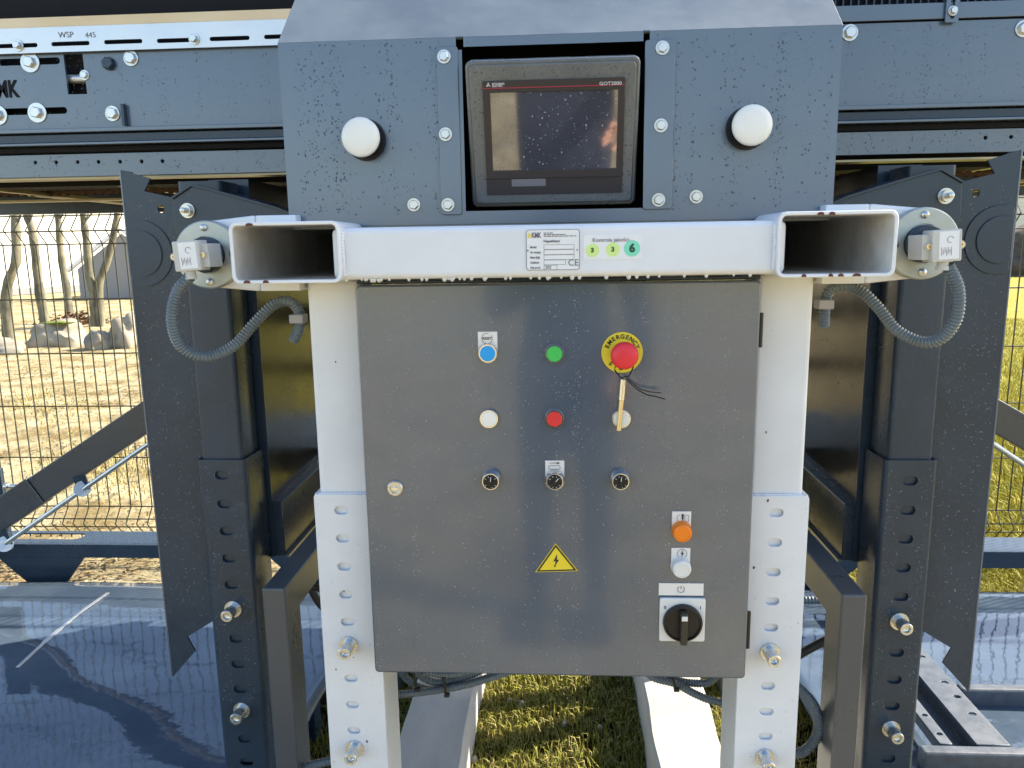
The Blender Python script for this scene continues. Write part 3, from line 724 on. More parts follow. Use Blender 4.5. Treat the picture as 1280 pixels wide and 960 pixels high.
# ---- white support frame
frame = thing('support_frame', 'white painted steel frame: cross beam on two perforated legs', 'frame', (CX, 1.19, 0))
BY = 1.084
mb = MB(); mb.box(X_(-1, .315), X_(1, .315), BY, BY+.09, 1.3555, 1.4285); mb.build('cross_beam', M_white, frame, bv=.009, seg=4)
TY = 1.07
drips = []
for s in (-1, 1):
    xa, xb = sorted((X_(s, .456), X_(s, .299)))
    z0, z1 = (1.3525, 1.438) if s < 0 else (1.351, 1.439)
    o_ = rrect(xa, xb, z0, z1, .011, 5); i_ = rrect(xa+.005, xb-.005, z0+.005, z1-.005, .007, 5)
    # fork pocket: a real rectangular hollow section 0.45 m long
    n = len(o_); mb = MB(); vs = [(x, TY, z) for x, z in o_] + [(x, TY, z) for x, z in i_] + [(x, TY+1.55, z) for x, z in o_] + [(x, TY+1.55, z) for x, z in i_]
    fs = []
    for i in range(n):
        j = (i+1) % n
        fs += [(i, j, n+j, n+i), (i, 2*n+i, 2*n+j, j), (n+i, n+j, 3*n+j, 3*n+i), (2*n+i, 3*n+i, 3*n+j, 2*n+j)]
    mb.add(vs, fs); pk = mb.build('fork_pocket', M_white, frame, sm=50); pk.data.materials.append(M_tubein)
    for k_, pl_ in enumerate(pk.data.polygons):
        if k_ % 4 == 2: pl_.material_index = 1
    bevel(pk, .001, 1)
    # back stop inside the pocket and road dirt on the mouth
    mb = MB(); mb.box(xa+.007, xb-.007, TY+1.53, TY+1.534, z0+.007, z1-.007); mb.build('pocket_end', M_dark, frame)
    chips = [(.17, 0), (.45, 0), (.55, 0), (.70, 0), (.30, 1), (.42, 1)] if s > 0 else [(.1, 1), (.25, 0), (.03, 0)]
    for k, (u, tp) in enumerate(chips):
        w_ = random.uniform(.006, .014); cx = xa+.012+u*(xb-xa-.03); cz = z0+.0012 if not tp else z1-.0028
        zz = z0+.0008 if not tp else z1-.0055
        pts = [(cx, zz), (cx+w_*.5, zz+.0004), (cx+w_, zz), (cx+w_*.9, zz+.0035), (cx+w_*.4, zz+.0045), (cx+w_*.1, zz+.003)]
        mb = MB(); mb.prism(pts, TY-.0006, TY+.0004); o = mb.build('rust_patch', M_rust, frame)
    # arm with rounded end that carries the flange
    ex = X_(s, .523); ez = 1.394; r_ = .0515
    pts = []
    for i in range(19):
        a = R(90 + 180*i/18); pts.append((ex + (-s)*(-r_*math.cos(a))*1.0 if False else ex + s*abs(math.cos(a))*r_, ez+.0+math.sin(a)*r_))
    inner = X_(s, .4575)
    pts += [(ex-s*.06, ez-.0575), (inner, ez-.0575), (inner, ez+.0575), (ex-s*.06, ez+.0575)]
    mb = MB(); mb.prism(pts, 1.175, 1.235); mb.build('end_arm', M_white, frame, bv=.004, seg=2)
    for za_, zb_s in ((1.4395, ez+.0575), (ez-.0575, 1.3505)):
        mb = MB(); mb.box(X_(s, .395), X_(s, .4575), 1.175, 1.235, za_, zb_s); mb.build('arm_strap', M_white, frame, bv=.002)
    # upper post, sleeve with slots
    xa, xb = sorted((X_(s, .390), X_(s, .305)))
    mb = MB(); mb.box(xa, xb, 1.1912, 1.275, .30, 1.352); mb.build('inner_post', M_white, frame, bv=.008, seg=3)
    xa, xb = sorted((X_(s, .398), X_(s, .297)))
    srow = [637, 672, 707, 742, 776, 846, 879, 911] if s < 0 else [640, 677, 714, 750, 783, 856, 888, 919]
    zrow = [at(430 if s < 0 else 968, y, Y=1.19).z for y in srow]; zb_ = [at(434 if s < 0 else 966, 814 if s < 0 else 823, Y=1.165).z, at(443 if s < 0 else 958, 945 if s < 0 else 956, Y=1.165).z]
    zlow = zrow[-1]-.045*np.arange(2, 7)
    sxc = X_(s, .3535 if s < 0 else .3475)
    holes = [slot(sxc, z, .0225, .0135) for z in list(zrow)+list(zlow)]
    sl = plate('sleeve_face', rrect(xa, xb, .03, 1.004, .005, 2), holes, 1.185, .005, M_white, frame, bv=.0008)
    mb = MB(); mb.box(xa, xa+.006, 1.19, 1.285, .03, 1.004); mb.box(xb-.006, xb, 1.19, 1.285, .03, 1.004); mb.box(xa, xb, 1.285, 1.29, .03, 1.004)
    mb.build('sleeve', M_white, frame, bv=.0015)
    for z in zb_: inst('bolt', SOCK, (sxc, 1.185, z), frame)
    mb = MB(); mb.box(xa-.04, xb+.04, 1.15, 1.33, 0.0, .03); mb.build('foot_plate', M_white, frame, bv=.003)
    droplets('water_droplets', sl, 1.185, xa+.004, xb-.004, .4, 1.0, 90, .0005, .0012, material=M_dropw, streak=.1, skip=[(sxc-.012, sxc+.012, 0, 2)])
for s in (-1, 1):
    for xw in (.2985,):
        hose('weld_bead', [(X_(s, xw-.0005), BY-.002, 1.362), (X_(s, xw), BY-.0035, 1.39), (X_(s, xw-.0005), BY-.002, 1.423)], .0035, M_white, frame, rib=.0045, amp=.25, n=8)
    for zz, xx0, xx1 in ((1.0045, .305, .390),):
        hose('weld_bead', [(X_(s, xx0), 1.1895, zz), (X_(s, (xx0+xx1)/2), 1.1892, zz+.0003), (X_(s, xx1), 1.1895, zz)], .0022, M_white, frame, rib=.005, amp=.3, n=8)
    for k in range(9):
        xw = X_(s, random.uniform(.302, .395)); zw = random.uniform(.45, 1.3); yw = 1.1849 if zw < 1.0 else 1.1911
        if zw > 1.0 and abs(xw-CX) > .385: continue
        w_ = random.uniform(.0008, .0022); pts = [(xw+w_*math.cos(t)*random.uniform(.6, 1.3), zw+w_*1.4*math.sin(t)*random.uniform(.6, 1.3)) for t in [2*PI*i/7 for i in range(7)]]
        mb = MB(); mb.prism(pts, yw-.0002, yw+.0001); mb.build('paint_chip', random.choice([M_rust, M_inkgrey, M_plast]), frame)
# hanging water beads under the cross beam
mb = MB()
for k in range(46):
    x = random.uniform(X_(-1, .30), X_(1, .285)); r_ = random.uniform(.0016, .0036)
    mb.lathe((x, BY+.006, 1.3558), (0, 0, -1), [(r_*.9, -.001), (r_, .001), (r_*.8, r_*.9), (r_*.3, r_*1.4)], 8)
o = mb.build('hanging_drops', M_dropw, frame, sm=80); o['kind'] = 'stuff'
# rating plate and stickers
y_ = BY-.0008
a = at(657.5, 287, Y=BY); b = at(724.5, 337, Y=BY)
rx0, rx1, rz1, rz0 = a.x, b.x, a.z-.0005, b.z
plate('rating_plate_border', rrect(rx0, rx1, rz0, rz1, .004), [rrect(rx0+.0006, rx1-.0006, rz0+.0006, rz1-.0006, .0036)], y_-.0003, .001, M_inkgrey, frame)
plate('rating_plate', rrect(rx0, rx1, rz0, rz1, .004), [], y_, .0008, M_labelb, frame)
w_, h_ = rx1-rx0, rz1-rz0
def rp(u, v): return rx0+u*w_, rz1-v*h_
def rt(s, u, v, size, m=M_inkgrey, al='LEFT', bold=0, sx=1): x, z = rp(u, v); return text('lettering', s, x, y_-.0004, z, size, m, frame, align=al, bold=bold, sx=sx)
rt('KMK', .105, .14, .0098, M_inkgrey, bold=.03, sx=.62)
x, z = rp(.065, .145); mb = MB(); mb.prism([(x-.0022, z-.003), (x-.0004, z-.003), (x-.0004, z+.0035), (x-.0022, z+.0035)], y_-.0006, y_-.0001); mb.prism([(x+.0002, z-.001), (x+.0022, z-.003), (x+.0022, z+.003)], y_-.0006, y_-.0001); mb.build('emblem', M_yellow, frame)
for v_, ue in ((.085, .50), (.125, .74), (.165, .94)):
    u_ = .33                       # small print, too small to read: short printed strokes
    while u_ < ue:
        wd_ = random.uniform(.03, .08); x0_, z0_ = rp(u_, v_+.010); x1_, z1_ = rp(min(ue, u_+wd_), v_-.010)
        mb = MB(); mb.box(x0_, x1_, y_-.0005, y_-.0001, z0_, z1_); mb.build('small_print', M_inkgrey, frame); u_ += wd_+.012
rt('Napełniacz', .48, .285, .0052, bold=.02, al='CENTER')
for k, s_ in enumerate(('Model:', 'Nr seryjny:', 'Masa [kg]:', 'Zasilanie:', 'Rok prod.:')):
    v = .43+.127*k; rt(s_, .075, v, .0042, bold=.015, sx=.8)
    xe = (.90, .90, .90, .74, .58)[k]
    x0_, z0_ = rp(.33, v+.06); x1_, z1_ = rp(xe, v-.06)
    plate('entry_box', [(x0_, z0_), (x1_, z0_), (x1_, z1_), (x0_, z1_)], [[(x0_+.0004, z0_+.0004), (x1_-.0004, z0_+.0004), (x1_-.0004, z1_-.0004), (x0_+.0004, z1_-.0004)]], y_-.0003, .001, M_inkgrey, frame)
rt('202', .355, .935, .0058); rt('CE', .78, .83, .0125, sx=1, bold=.0); 
for u in (.03, .955):
    x, z = rp(u, .51); mb = MB(); mb.lathe((x, y_, z), (0, -1, 0), [(.001, 0), (.001, .0006)], 8); mb.build('rivet', M_ink, frame)
a = at(729.5, 293, Y=BY); b = at(802, 323.5, Y=BY)
st = plate('quality_sticker', rrect(a.x, b.x, b.z, a.z-.001, .0008, 1), [], y_, .0006, M_labelb, frame)
a = at(763.5, 300, Y=BY); text('lettering', 'Kontrola jakości', a.x, y_-.0004, a.z, .0075, M_inkgrey, frame)
for px, py, r_, m_, s_, ink, sz in ((740.5, 313, .0092, M_limeg, '3', M_dkolive, .0085), (766, 312, .0096, M_limeg, '3', M_dkolive, .0085), (790, 310.5, .0112, M_mint, '6', M_dkgreen, .0155)):
    a = at(px, py, Y=BY); mb = MB(); mb.lathe((a.x, y_, a.z), (0, -1, 0), [(r_, 0), (r_, .0004)], 32); mb.build('quality_dot', m_, frame)
    text('lettering', s_, a.x, y_-.0007, a.z, sz, ink, frame, bold=.05)

# ---- rotary flange + limit switch sensor on each end arm (flange belongs to the frame)
M_flg = mat('zinc_flange', (.50, .53, .50), .42, metal=.7, var=.3, var_scale=18, rvar=.1)
for s, fx, fz in ((-1, 264, 317), (1, 1161, 305)):
    a = at(fx, fz, Y=1.16); fx_, fz_ = X_(s, .531), 1.3935
    mb = MB(); mb.lathe((fx_, 1.175, fz_), (0, -1, 0), [(.0515, 0), (.0515, .013), (.0495, .015), (.0285, .015), (.0285, .012)], 56); fl = mb.build('flange', M_flg, frame, sm=35)
    mb = MB(); mb.lathe((fx_, 1.163, fz_), (0, -1, 0), [(.0268, 0), (.0268, .012), (.025, .014), (.0004, .014)], 40); mb.build('hub', M_dark, fl, sm=35)
    for k in range(4):
        t = R(92+90*k); mb = MB(); mb.lathe((fx_+.041*math.cos(t), 1.160, fz_+.041*math.sin(t)), (0, -1, 0), [(.0055, 0), (.0055, .0025), (.003, .0045), (.0005, .0048)], 14); mb.build('rivet', M_zinc, fl, sm=40)
    lab = 'pale grey limit switch box on the left end flange of the white beam' if s < 0 else 'pale grey limit switch box on the right end flange of the white beam'
    c = at(233 if s < 0 else 1184, 320 if s < 0 else 307, Y=1.095); SY = 1.095
    sen = thing('limit_switch', lab, 'sensor', (c.x, SY, c.z), 'limit switches at the ends of the beam')
    hw, hh = .0195, .0215
    RM = Matrix.Translation((c.x, SY, c.z)) @ Matrix.Rotation(R(-3*1), 4, 'Y')
    o = plate('body', rrect(-hw, hw, -hh, hh, .002), [], 0, .03, M_plast, sen, bv=.001, Mx=RM)
    o = plate('front_label', rrect(-hw*.25 if s < 0 else -hw*.35, hw*.9, -hh*.85, hh*.9, .001), [], -.0006, .0008, M_labelb, sen, Mx=RM) if False else plate('front_label', rrect(-hw*.55, hw*.8, -hh*.85, hh*.9, .001), [], -.0006, .0008, M_labelb, sen, Mx=RM)
    for u in (-1, 1):
        mb = MB(); mb.lathe((0, .02, 0), (0, -1, 0), [(.0058, 0), (.0058, .014)], 20); mb.v = [tuple(RM @ Vector((v[0]+u*(hw+.002), v[1], v[2]))) for v in mb.v]; mb.build('mounting_ear', M_plast, sen, sm=40)
        mb = MB(); mb.lathe((0, .006, 0), (0, -1, 0), [(.0038, 0), (.0038, .002), (.0018, .002), (.0018, .0005)], 16); mb.v = [tuple(RM @ Vector((v[0]+u*(hw+.002), v[1], v[2]))) for v in mb.v]; mb.build('screw', M_gold, sen, sm=40)
    text('lettering', 'Balluff' if False else 'IP67', 0, -.0009, 0, .006, M_ink, sen, bold=.02, Mx=RM, rotz=PI/2) if False else None
    for k in range(7):
        mb = MB(); mb.box(-.0075+k*.0021, -.0070+k*.0021, -.001, -.0006, -.0135+(k % 3)*.002, -.002-(k % 2)*.003, RM); mb.build('printed_line', M_inkgrey, sen)
    mb = MB()
    for k in range(16):
        t0 = R(20+20*k*.85); t1 = R(20+20*(k+1)*.85)
        pts = [(.004+.0045*math.cos(t0), .008+.0045*math.sin(t0)), (.004+.0045*math.cos(t1), .008+.0045*math.sin(t1)), (.004+.0039*math.cos(t1), .008+.0039*math.sin(t1)), (.004+.0039*math.cos(t0), .008+.0039*math.sin(t0))]
        mb.prism(pts, -.001, -.0006, lambda v: RM @ Vector(v))
    mb.build('printed_ring', M_inkgrey, sen)
    mb = MB(); mb.box(-s*.004-.0, -s*(hw+.010), .008, .052, -.018, .016, RM) ; mb.build('bracket', M_plast, sen, bv=.001)
    mb = MB(); mb.lathe((c.x-s*.010, 1.125, c.z), (0, 1, 0), [(.012, 0), (.012, .03)], 20); mb.build('spindle', M_dark, sen, sm=40)
    mb = MB(); mb.lathe((c.x+s*.002, SY+.012, c.z-hh), (0, 0, -1), [(.0075, -.001), (.0075, .006), (.0088, .006), (.0088, .012)], 16); mb.build('cable_gland', M_plast, sen, sm=40)
    # conduit from the switch to the clamp on the post
    px = [(237, 346), (221, 366), (215, 400), (226, 432), (256, 446), (290, 434), (318, 404), (342, 381), (362, 377), (374, 390), (374, 410), (367, 425)] if s < 0 else \
         [(1185, 331), (1198, 362), (1195, 398), (1176, 423), (1150, 427), (1120, 412), (1098, 385), (1076, 364), (1052, 357), (1035, 366), (1031, 386), (1030, 408)]
    ys = [1.107, 1.11, 1.12, 1.14, 1.16, 1.18, 1.20, 1.215, 1.22, 1.23, 1.24, 1.25]
    P = [at(a_, b_, Y=y) for (a_, b_), y in zip(px, ys)]
    if s < 0: lab = 'grey corrugated conduit looping from the left limit switch to the left white post'
    else: lab = 'grey corrugated conduit looping from the right limit switch to the right white post'
    o = hose('corrugated_conduit', P, .0092, M_conduit); tag(o, lab, 'conduit', 'conduits from the limit switches')
    cxp = at(373 if s < 0 else 1030, 398 if s < 0 else 380, Y=1.232)
    cl = thing('hose_clamp', 'grey plastic clip holding the %s conduit to the white post' % ('left' if s < 0 else 'right'), 'clip', cxp, 'conduit clips on the white posts')
    mb = MB(); mb.box(cxp.x-.0115, cxp.x+.0115, 1.219, 1.246, cxp.z-.0072, cxp.z+.0072); mb.build('clip_body', M_clamp, cl, bv=.0015)
    mb = MB(); xx = X_(s, .3915); mb.box(min(xx, cxp.x+s*.0), max(xx, cxp.x-s*.0), 1.225, 1.245, cxp.z-.009, cxp.z+.011) if False else mb.box(xx, xx+s*.004, 1.222, 1.245, cxp.z-.010, cxp.z+.011); mb.build('clip_base', M_clamp, cl, bv=.001)

# ---- control cabinet
DY = 1.14
cab = thing('control_cabinet', 'dark grey steel electrical cabinet with push buttons, hung between the white legs', 'electrical cabinet', (CX, DY, .714))
dx0, dx1, dz0, dz1 = CX-.2995, CX+.2985, .7145, 1.345
door = plate('door', rrect(dx0, dx1, dz0, dz1, .007, 4), [], DY, .016, M_door, cab, bv=.003)
smooth(door.data, 40)
mb = MB(); mb.box(CX-.288, CX+.288, DY+.018, DY+.21, dz0+.012, dz1-.004); mb.build('cabinet_body', M_door, cab, bv=.002)
mb = MB(); mb.box(CX-.30, CX+.30, DY+.012, DY+.2, dz1+.001, dz1+.006); mb.build('rain_lip', M_dark, cab, bv=.0015)
for py0, py1, px in ((391, 434, 953.5), (765, 810, 937)):
    a = at(px, py0, Y=DY+.012); b = at(px, py1, Y=DY+.012); mb = MB(); mb.cyl((dx1+.0035, DY+.013, a.z), (dx1+.0035, DY+.013, b.z), .0042, 12); mb.build('hinge', M_black, cab, sm=40)
def dp(px, py, off=0): return at(px, py, Y=DY-off)
btn_skip = []
def ring(x, z, r, h, m, name='push_button'):
    mb = MB(); mb.lathe((x, DY, z), (0, -1, 0), [(r, 0), (r, h*.75), (r*.94, h), (r*.80, h), (r*.78, h-.002)], 40); return mb.build(name, m, cab, sm=35)
def capm(x, z, r, h0, h1, m, par, name='button_cap', dome=.0):
    mb = MB(); mb.lathe((x, DY, z), (0, -1, 0), [(r, h0), (r, h1-.001), (r*.92, h1), (r*.5, h1+dome), (.0004, h1+dome)], 40); return mb.build(name, m, par, sm=35)
def btn(px, py, m, lab, r=.0147, h=.007, cap_h=.0085, bez=M_chrome):
    a = dp(px, py, h); o = ring(a.x, a.z, r, h, bez); o['label'] = lab
    capm(a.x, a.z, r*.80, h-.004, cap_h, m, o); btn_skip.append((a.x-.018, a.x+.018, a.z-.018, a.z+.018)); return a
def legend(x, ztop, zc, w, name='legend_plate'):
    pts = [(x-w/2, ztop), (x-w/2, zc)] + [(x-w/2*math.cos(PI*i/12), zc-w/2*math.sin(PI*i/12)) for i in range(1, 12)] + [(x+w/2, zc), (x+w/2, ztop)]
    return plate(name, pts[::-1], [], DY-.0016, .0014, M_label, cab)
yl = DY-.0018
def arcring(name, x, z, r, w, a0, a1, m, par, y=yl, n=28):
    mb = MB()
    pts = [(x+r*math.cos(R(a0+(a1-a0)*i/n)), z+r*math.sin(R(a0+(a1-a0)*i/n))) for i in range(n+1)] + [(x+(r-w)*math.cos(R(a0+(a1-a0)*i/n)), z+(r-w)*math.sin(R(a0+(a1-a0)*i/n))) for i in reversed(range(n+1))]
    for i in range(n):
        mb.prism([pts[i], pts[i+1], pts[2*n-i], pts[2*n+1-i]], y-.0003, y)
    return mb.build(name, m, par)
a = btn(609.5, 442, M_blue, 'blue reset push button', r=.0145); t_ = dp(609.5, 414.5).z; legend(a.x, t_, a.z-.001, .0292)
b = dp(609, 423); arcring('printed_ring', b.x, b.z, .0082, .0007, 75, 395, M_inkgrey, cab); text('lettering', 'RESET', b.x, yl, b.z, .0052, M_ink, cab, bold=.02)
btn(693, 442.5, M_green, 'green push button')
btn(611, 524, M_whiteb, 'white push button in the left column'); btn(693, 524, M_redb, 'flat red push button'); btn(777, 524, M_whiteb, 'white push button behind the hanging key')
# emergency stop
a = dp(777.5, 440.5); ec = a
mb = MB(); mb.lathe((a.x, DY, a.z), (0, -1, 0), [(.0305, 0), (.0305, .0015)], 64); es = mb.build('emergency_stop_disc', M_yellow, cab)
btn_skip.append((a.x-.032, a.x+.032, a.z-.032, a.z+.032))
for i, ch in enumerate('EMERGENCY'):
    t = R(157-17.0*i); r_ = .0236; text('lettering', ch, a.x+r_*math.cos(t), DY-.0018, a.z+r_*math.sin(t), .0088, M_ink, es, bold=.03, rotz=t-PI/2)
for i, ch in enumerate('STOP'):
    t = R(225+21*i); r_ = .0236; text('lettering', ch, a.x+r_*math.cos(t), DY-.0018, a.z+r_*math.sin(t), .0088, M_ink, es, bold=.03, rotz=t+PI/2)
mb = MB(); mb.lathe((a.x, DY, a.z), (0, -1, 0), [(.0145, .001), (.0145, .015), (.0125, .015), (.0125, .02)], 32); mb.build('stem', M_black, es, sm=35)
mb = MB(); mb.lathe((a.x+.0015, DY, a.z-.001), (0, -1, 0), [(.0125, .018), (.0195, .0215), (.0203, .027), (.0195, .031), (.016, .0345), (.008, .036), (.0005, .0362)], 48); mb.build('mushroom_head', M_red, es, sm=60)
# rotary selectors
for k, (px, py) in enumerate(((613, 602.5), (693.5, 602.5), (776, 602.5))):
    a = dp(px, py, .018); a.z += .0
    mb = MB(); mb.lathe((a.x, DY, a.z), (0, -1, 0), [(.0148, 0), (.0148, .006), (.0135, .008), (.0135, .0165), (.0128, .0175), (.0115, .0175), (.0112, .0165)], 40); o = mb.build('rotary_selector', M_chrome, cab, sm=35)
    mb = MB(); mb.lathe((a.x, DY, a.z), (0, -1, 0), [(.0113, .010), (.0113, .0185), (.0105, .0195), (.0004, .0195)], 32); mb.build('dial', M_black, o, sm=35)
    M_ = Matrix.Translation((a.x, 0, a.z)) @ Matrix.Rotation(R((8, 40, 5)[k]), 4, 'Y')
    mb = MB(); mb.box(-.0024, .0024, DY-.0225, DY-.0194, -.0100, .0095, M_); mb.build('grip', M_black, o, bv=.0008)
    mb = MB(); mb.box(-.0004, .0004, DY-.0229, DY-.0225, .002, .009, M_); mb.build('pointer', M_whiteb, o)
    for j in range(9):
        if j == 4: continue
        t = R(-55+j*36.2); mb = MB(); Mt = Matrix.Translation((a.x, 0, a.z)) @ Matrix.Rotation(t, 4, 'Y'); mb.box(-.0003, .0003, DY-.0198, DY-.0194, .0078, .0100, Mt); mb.build('tick', M_whiteb, o)
    btn_skip.append((a.x-.018, a.x+.018, a.z-.018, a.z+.018))
    if k == 1:
        tz = dp(693, 575.5).z; legend(a.x, tz, dp(693, 601).z, .0292)
        b = dp(693, 583); arcring('printed_slot', b.x-.006, b.z-.001, .0032, .0006, 90, 270, M_inkgrey, cab); arcring('printed_slot', b.x+.006, b.z-.001, .0032, .0006, -90, 90, M_inkgrey, cab)
        mb = MB(); mb.box(b.x-.006, b.x+.006, yl-.0003, yl, b.z+.0016, b.z+.0022); mb.box(b.x-.006, b.x+.006, yl-.0003, yl, b.z-.0042, b.z-.0036); mb.build('printed_slot', M_inkgrey, cab)
        mb = MB(); zz = b.z+.0058; mb.box(b.x-.007, b.x+.004, yl-.0003, yl, zz-.0004, zz+.0004); mb.prism([(b.x+.004, zz-.0018), (b.x+.009, zz), (b.x+.004, zz+.0018)], yl-.0003, yl); mb.build('printed_arrow', M_ink, cab)
# pilot lights
for px, py, m_, lab, pt in ((853.5, 667, M_orange, 'orange pilot light', 639), (852.5, 712, M_lensw, 'white pilot light', 684.5)):
    a = dp(px, py, .016)
    mb = MB(); mb.lathe((a.x, DY, a.z), (0, -1, 0), [(.0155, 0), (.0155, .004), (.0146, .006)], 36); o = mb.build('pilot_light', m_, cab, sm=35); o['label'] = lab
    mb = MB(); mb.lathe((a.x, DY, a.z), (0, -1, 0), [(.0146, .006), (.0146, .014), (.0135, .017), (.0112, .018), (.0108, .017), (.0004, .0172)], 36); mb.build('lens', m_, o, sm=35)
    btn_skip.append((a.x-.018, a.x+.018, a.z-.018, a.z+.035))
    t_ = dp(px-.5, pt).z; zc = a.z-.004; plate('legend_plate', [(a.x-.0145, zc), (a.x+.0145, zc), (a.x+.0145, t_), (a.x-.0145, t_)], [], DY-.0016, .0014, M_label, cab)
    if m_ is M_orange:
        b = dp(853, 647.5); mb = MB(); mb.prism([(b.x-.0012, b.z-.002), (b.x+.0012, b.z-.002), (b.x+.0018, b.z+.007), (b.x-.0018, b.z+.007)], yl-.0003, yl); mb.box(b.x-.0013, b.x+.0013, yl-.0003, yl, b.z-.0055, b.z-.0031); mb.build('exclamation_mark', M_ink, cab)
        arcring('printed_ring', b.x-.002, b.z, .0068, .0006, 110, 250, M_inkgrey, cab)
        plate('printed_box', [(b.x+.003, b.z-.005), (b.x+.0095, b.z-.005), (b.x+.0095, b.z+.0055), (b.x+.003, b.z+.0055)], [[(b.x+.0036, b.z-.0044), (b.x+.0089, b.z-.0044), (b.x+.0089, b.z+.0049), (b.x+.0036, b.z+.0049)]], yl-.0003, .0003, M_inkgrey, cab)
    else:
        b = dp(852.5, 691.5); arcring('printed_ring', b.x, b.z, .0075, .0007, 0, 360, M_inkgrey, cab)
        mb = MB(); mb.prism([(b.x+.0015, b.z+.0062), (b.x-.0028, b.z-.0006), (b.x-.0002, b.z-.0002), (b.x-.0014, b.z-.0062), (b.x+.0030, b.z+.0012), (b.x+.0004, b.z+.0008)], yl-.0003, yl); mb.build('printed_bolt', M_ink, cab)
# main switch
a = dp(823.5, 728.5); b = dp(879, 744); plate('legend_plate', [(a.x, b.z), (b.x, b.z), (b.x, a.z), (a.x, a.z)], [], DY-.0016, .0014, M_label, cab)
c = dp(851, 736); arcring('power_symbol', c.x, c.z, .0056, .0007, 125, 415, M_ink, cab); mb = MB(); mb.box(c.x-.0004, c.x+.0004, yl-.0003, yl, c.z+.0, c.z+.0058); mb.build('power_symbol', M_ink, cab)
a = dp(823.5, 746); b = dp(880.5, 801.5); ms = plate('main_switch', rrect(a.x+.001, b.x-.001, b.z+.002, a.z, .003), [], DY-.006, .006, M_lensw, cab, bv=.0012)
c = dp(854, 780.5, .014); mc = Vector(((a.x+b.x)/2+.0015, 0, (a.z+b.z)/2-.0045)); mc = Vector((c.x, 0, c.z))
mb = MB(); mb.lathe((mc.x, DY, mc.z), (0, -1, 0), [(.0305, .006), (.0305, .012), (.0295, .0145), (.027, .015), (.0262, .012), (.0004, .012)], 56); mb.build('dial', M_black, ms, sm=35)
mb = MB(); mb.box(mc.x-.0052, mc.x+.0052, DY-.027, DY-.012, mc.z-.0295, mc.z+.0235); mb.build('handle', mat('handle_black', (.03, .027, .02), .45), ms, bv=.002)
mb = MB(); mb.box(mc.x-.0045, mc.x+.0045, DY-.0274, DY-.0268, mc.z+.012, mc.z+.0195); mb.build('handle_notch', M_lensw, ms)
for s in (-1, 1):
    x = mc.x+s*.0275; text('lettering', '0' if s < 0 else 'I', x, DY-.0063, mc.z+.024, .007, M_ink, ms, bold=.02)
# warning sign
A = [dp(*p_) for p_ in ((669, 715), (722.5, 713.5), (694.5, 679))]
tri = [(v.x, v.z) for v in A]; plate('warning_sign', tri, [], DY-.0008, .0008, M_yellow, cab)
cxm = sum(t[0] for t in tri)/3; czm = sum(t[1] for t in tri)/3
def sc_(k): return [(cxm+(x-cxm)*k, czm+(z-czm)*k) for x, z in tri]
plate('warning_border', sc_(.94), [sc_(.80)], DY-.0011, .0004, M_ink, cab)
u = .0085; mb = MB()
mb.prism([(cxm+.2*u, czm+1.6*u), (cxm-.55*u, czm+.15*u), (cxm-.1*u, czm+.25*u), (cxm-.25*u, czm-.75*u), (cxm+.55*u, czm+.55*u), (cxm+.12*u, czm+.45*u)], DY-.0012, DY-.0008)
mb.prism([(cxm-.45*u, czm-.55*u), (cxm-.05*u, czm-.62*u), (cxm-.28*u, czm-1.0*u)], DY-.0012, DY-.0008); mb.build('warning_bolt', M_ink, cab)
# lock
a = dp(493.5, 611, .004); mb = MB(); mb.lathe((a.x, DY, a.z), (0, -1, 0), [(.0125, 0), (.0125, .003), (.011, .005), (.0075, .005), (.0068, .002), (.0004, .002)], 36); lk = mb.build('lock', M_zincy, cab, sm=35)
mb = MB(); mb.box(a.x-.0052, a.x+.0052, DY-.0042, DY-.002, a.z-.0015, a.z+.0015); mb.lathe((a.x, DY-.002, a.z), (0, -1, 0), [(.0026, 0), (.0026, .003)], 16); mb.build('key_bit', M_chrome, lk)
btn_skip.append((a.x-.014, a.x+.014, a.z-.014, a.z+.014))
droplets('water_droplets', door, DY, dx0+.004, dx1-.004, dz0+.004, dz1-.004, 2600, .00045, .0011, streak=.5, skip=btn_skip, material=M_dropl)

# ---- key blade hanging from the emergency stop on a black tie
key = thing('hanging_key', 'brass coloured tubular key hanging by a black tie from the red mushroom button', 'key', dp(777, 470))
KY = DY-.014
a = at(779, 476, Y=KY); b = at(773.5, 538, Y=KY-.003)
mb = MB(); mb.beam(a.lerp(b, .42), b, .0035, .0075, up=(0, 0, 1)) if False else mb.cyl(a.lerp(b, .36), b, .0036, 14); mb.build('shaft', M_gold, key, sm=40)
mb = MB(); mb.cyl(a+Vector((0, 0, .002)), a.lerp(b, .38), .0046, 12); mb.build('socket', M_chrome, key, sm=40)
for r_, y0 in ((0, 0),):
    P = [at(768, 462, Y=KY-.004), at(774, 470, Y=KY-.004), at(780, 475, Y=KY-.004), at(788, 468, Y=KY-.004), at(792, 458, Y=KY-.004)]
    hose('tie_loop', P, .0011, M_black, key, rib=0, n=6)
hose('tie_end', [at(783, 474, Y=KY-.005), at(792, 483, Y=KY-.010), at(806, 493, Y=KY-.018), at(818, 495, Y=KY-.02), at(831, 499, Y=KY-.024)], .0010, M_black, key, rib=0, n=6)
hose('tie_end', [at(783, 472, Y=KY-.002), at(792, 480, Y=KY-.004), at(803, 488, Y=KY-.006), at(814, 490, Y=KY-.008), at(826, 491, Y=KY-.008)], .0008, M_black, key, rib=0, n=6)

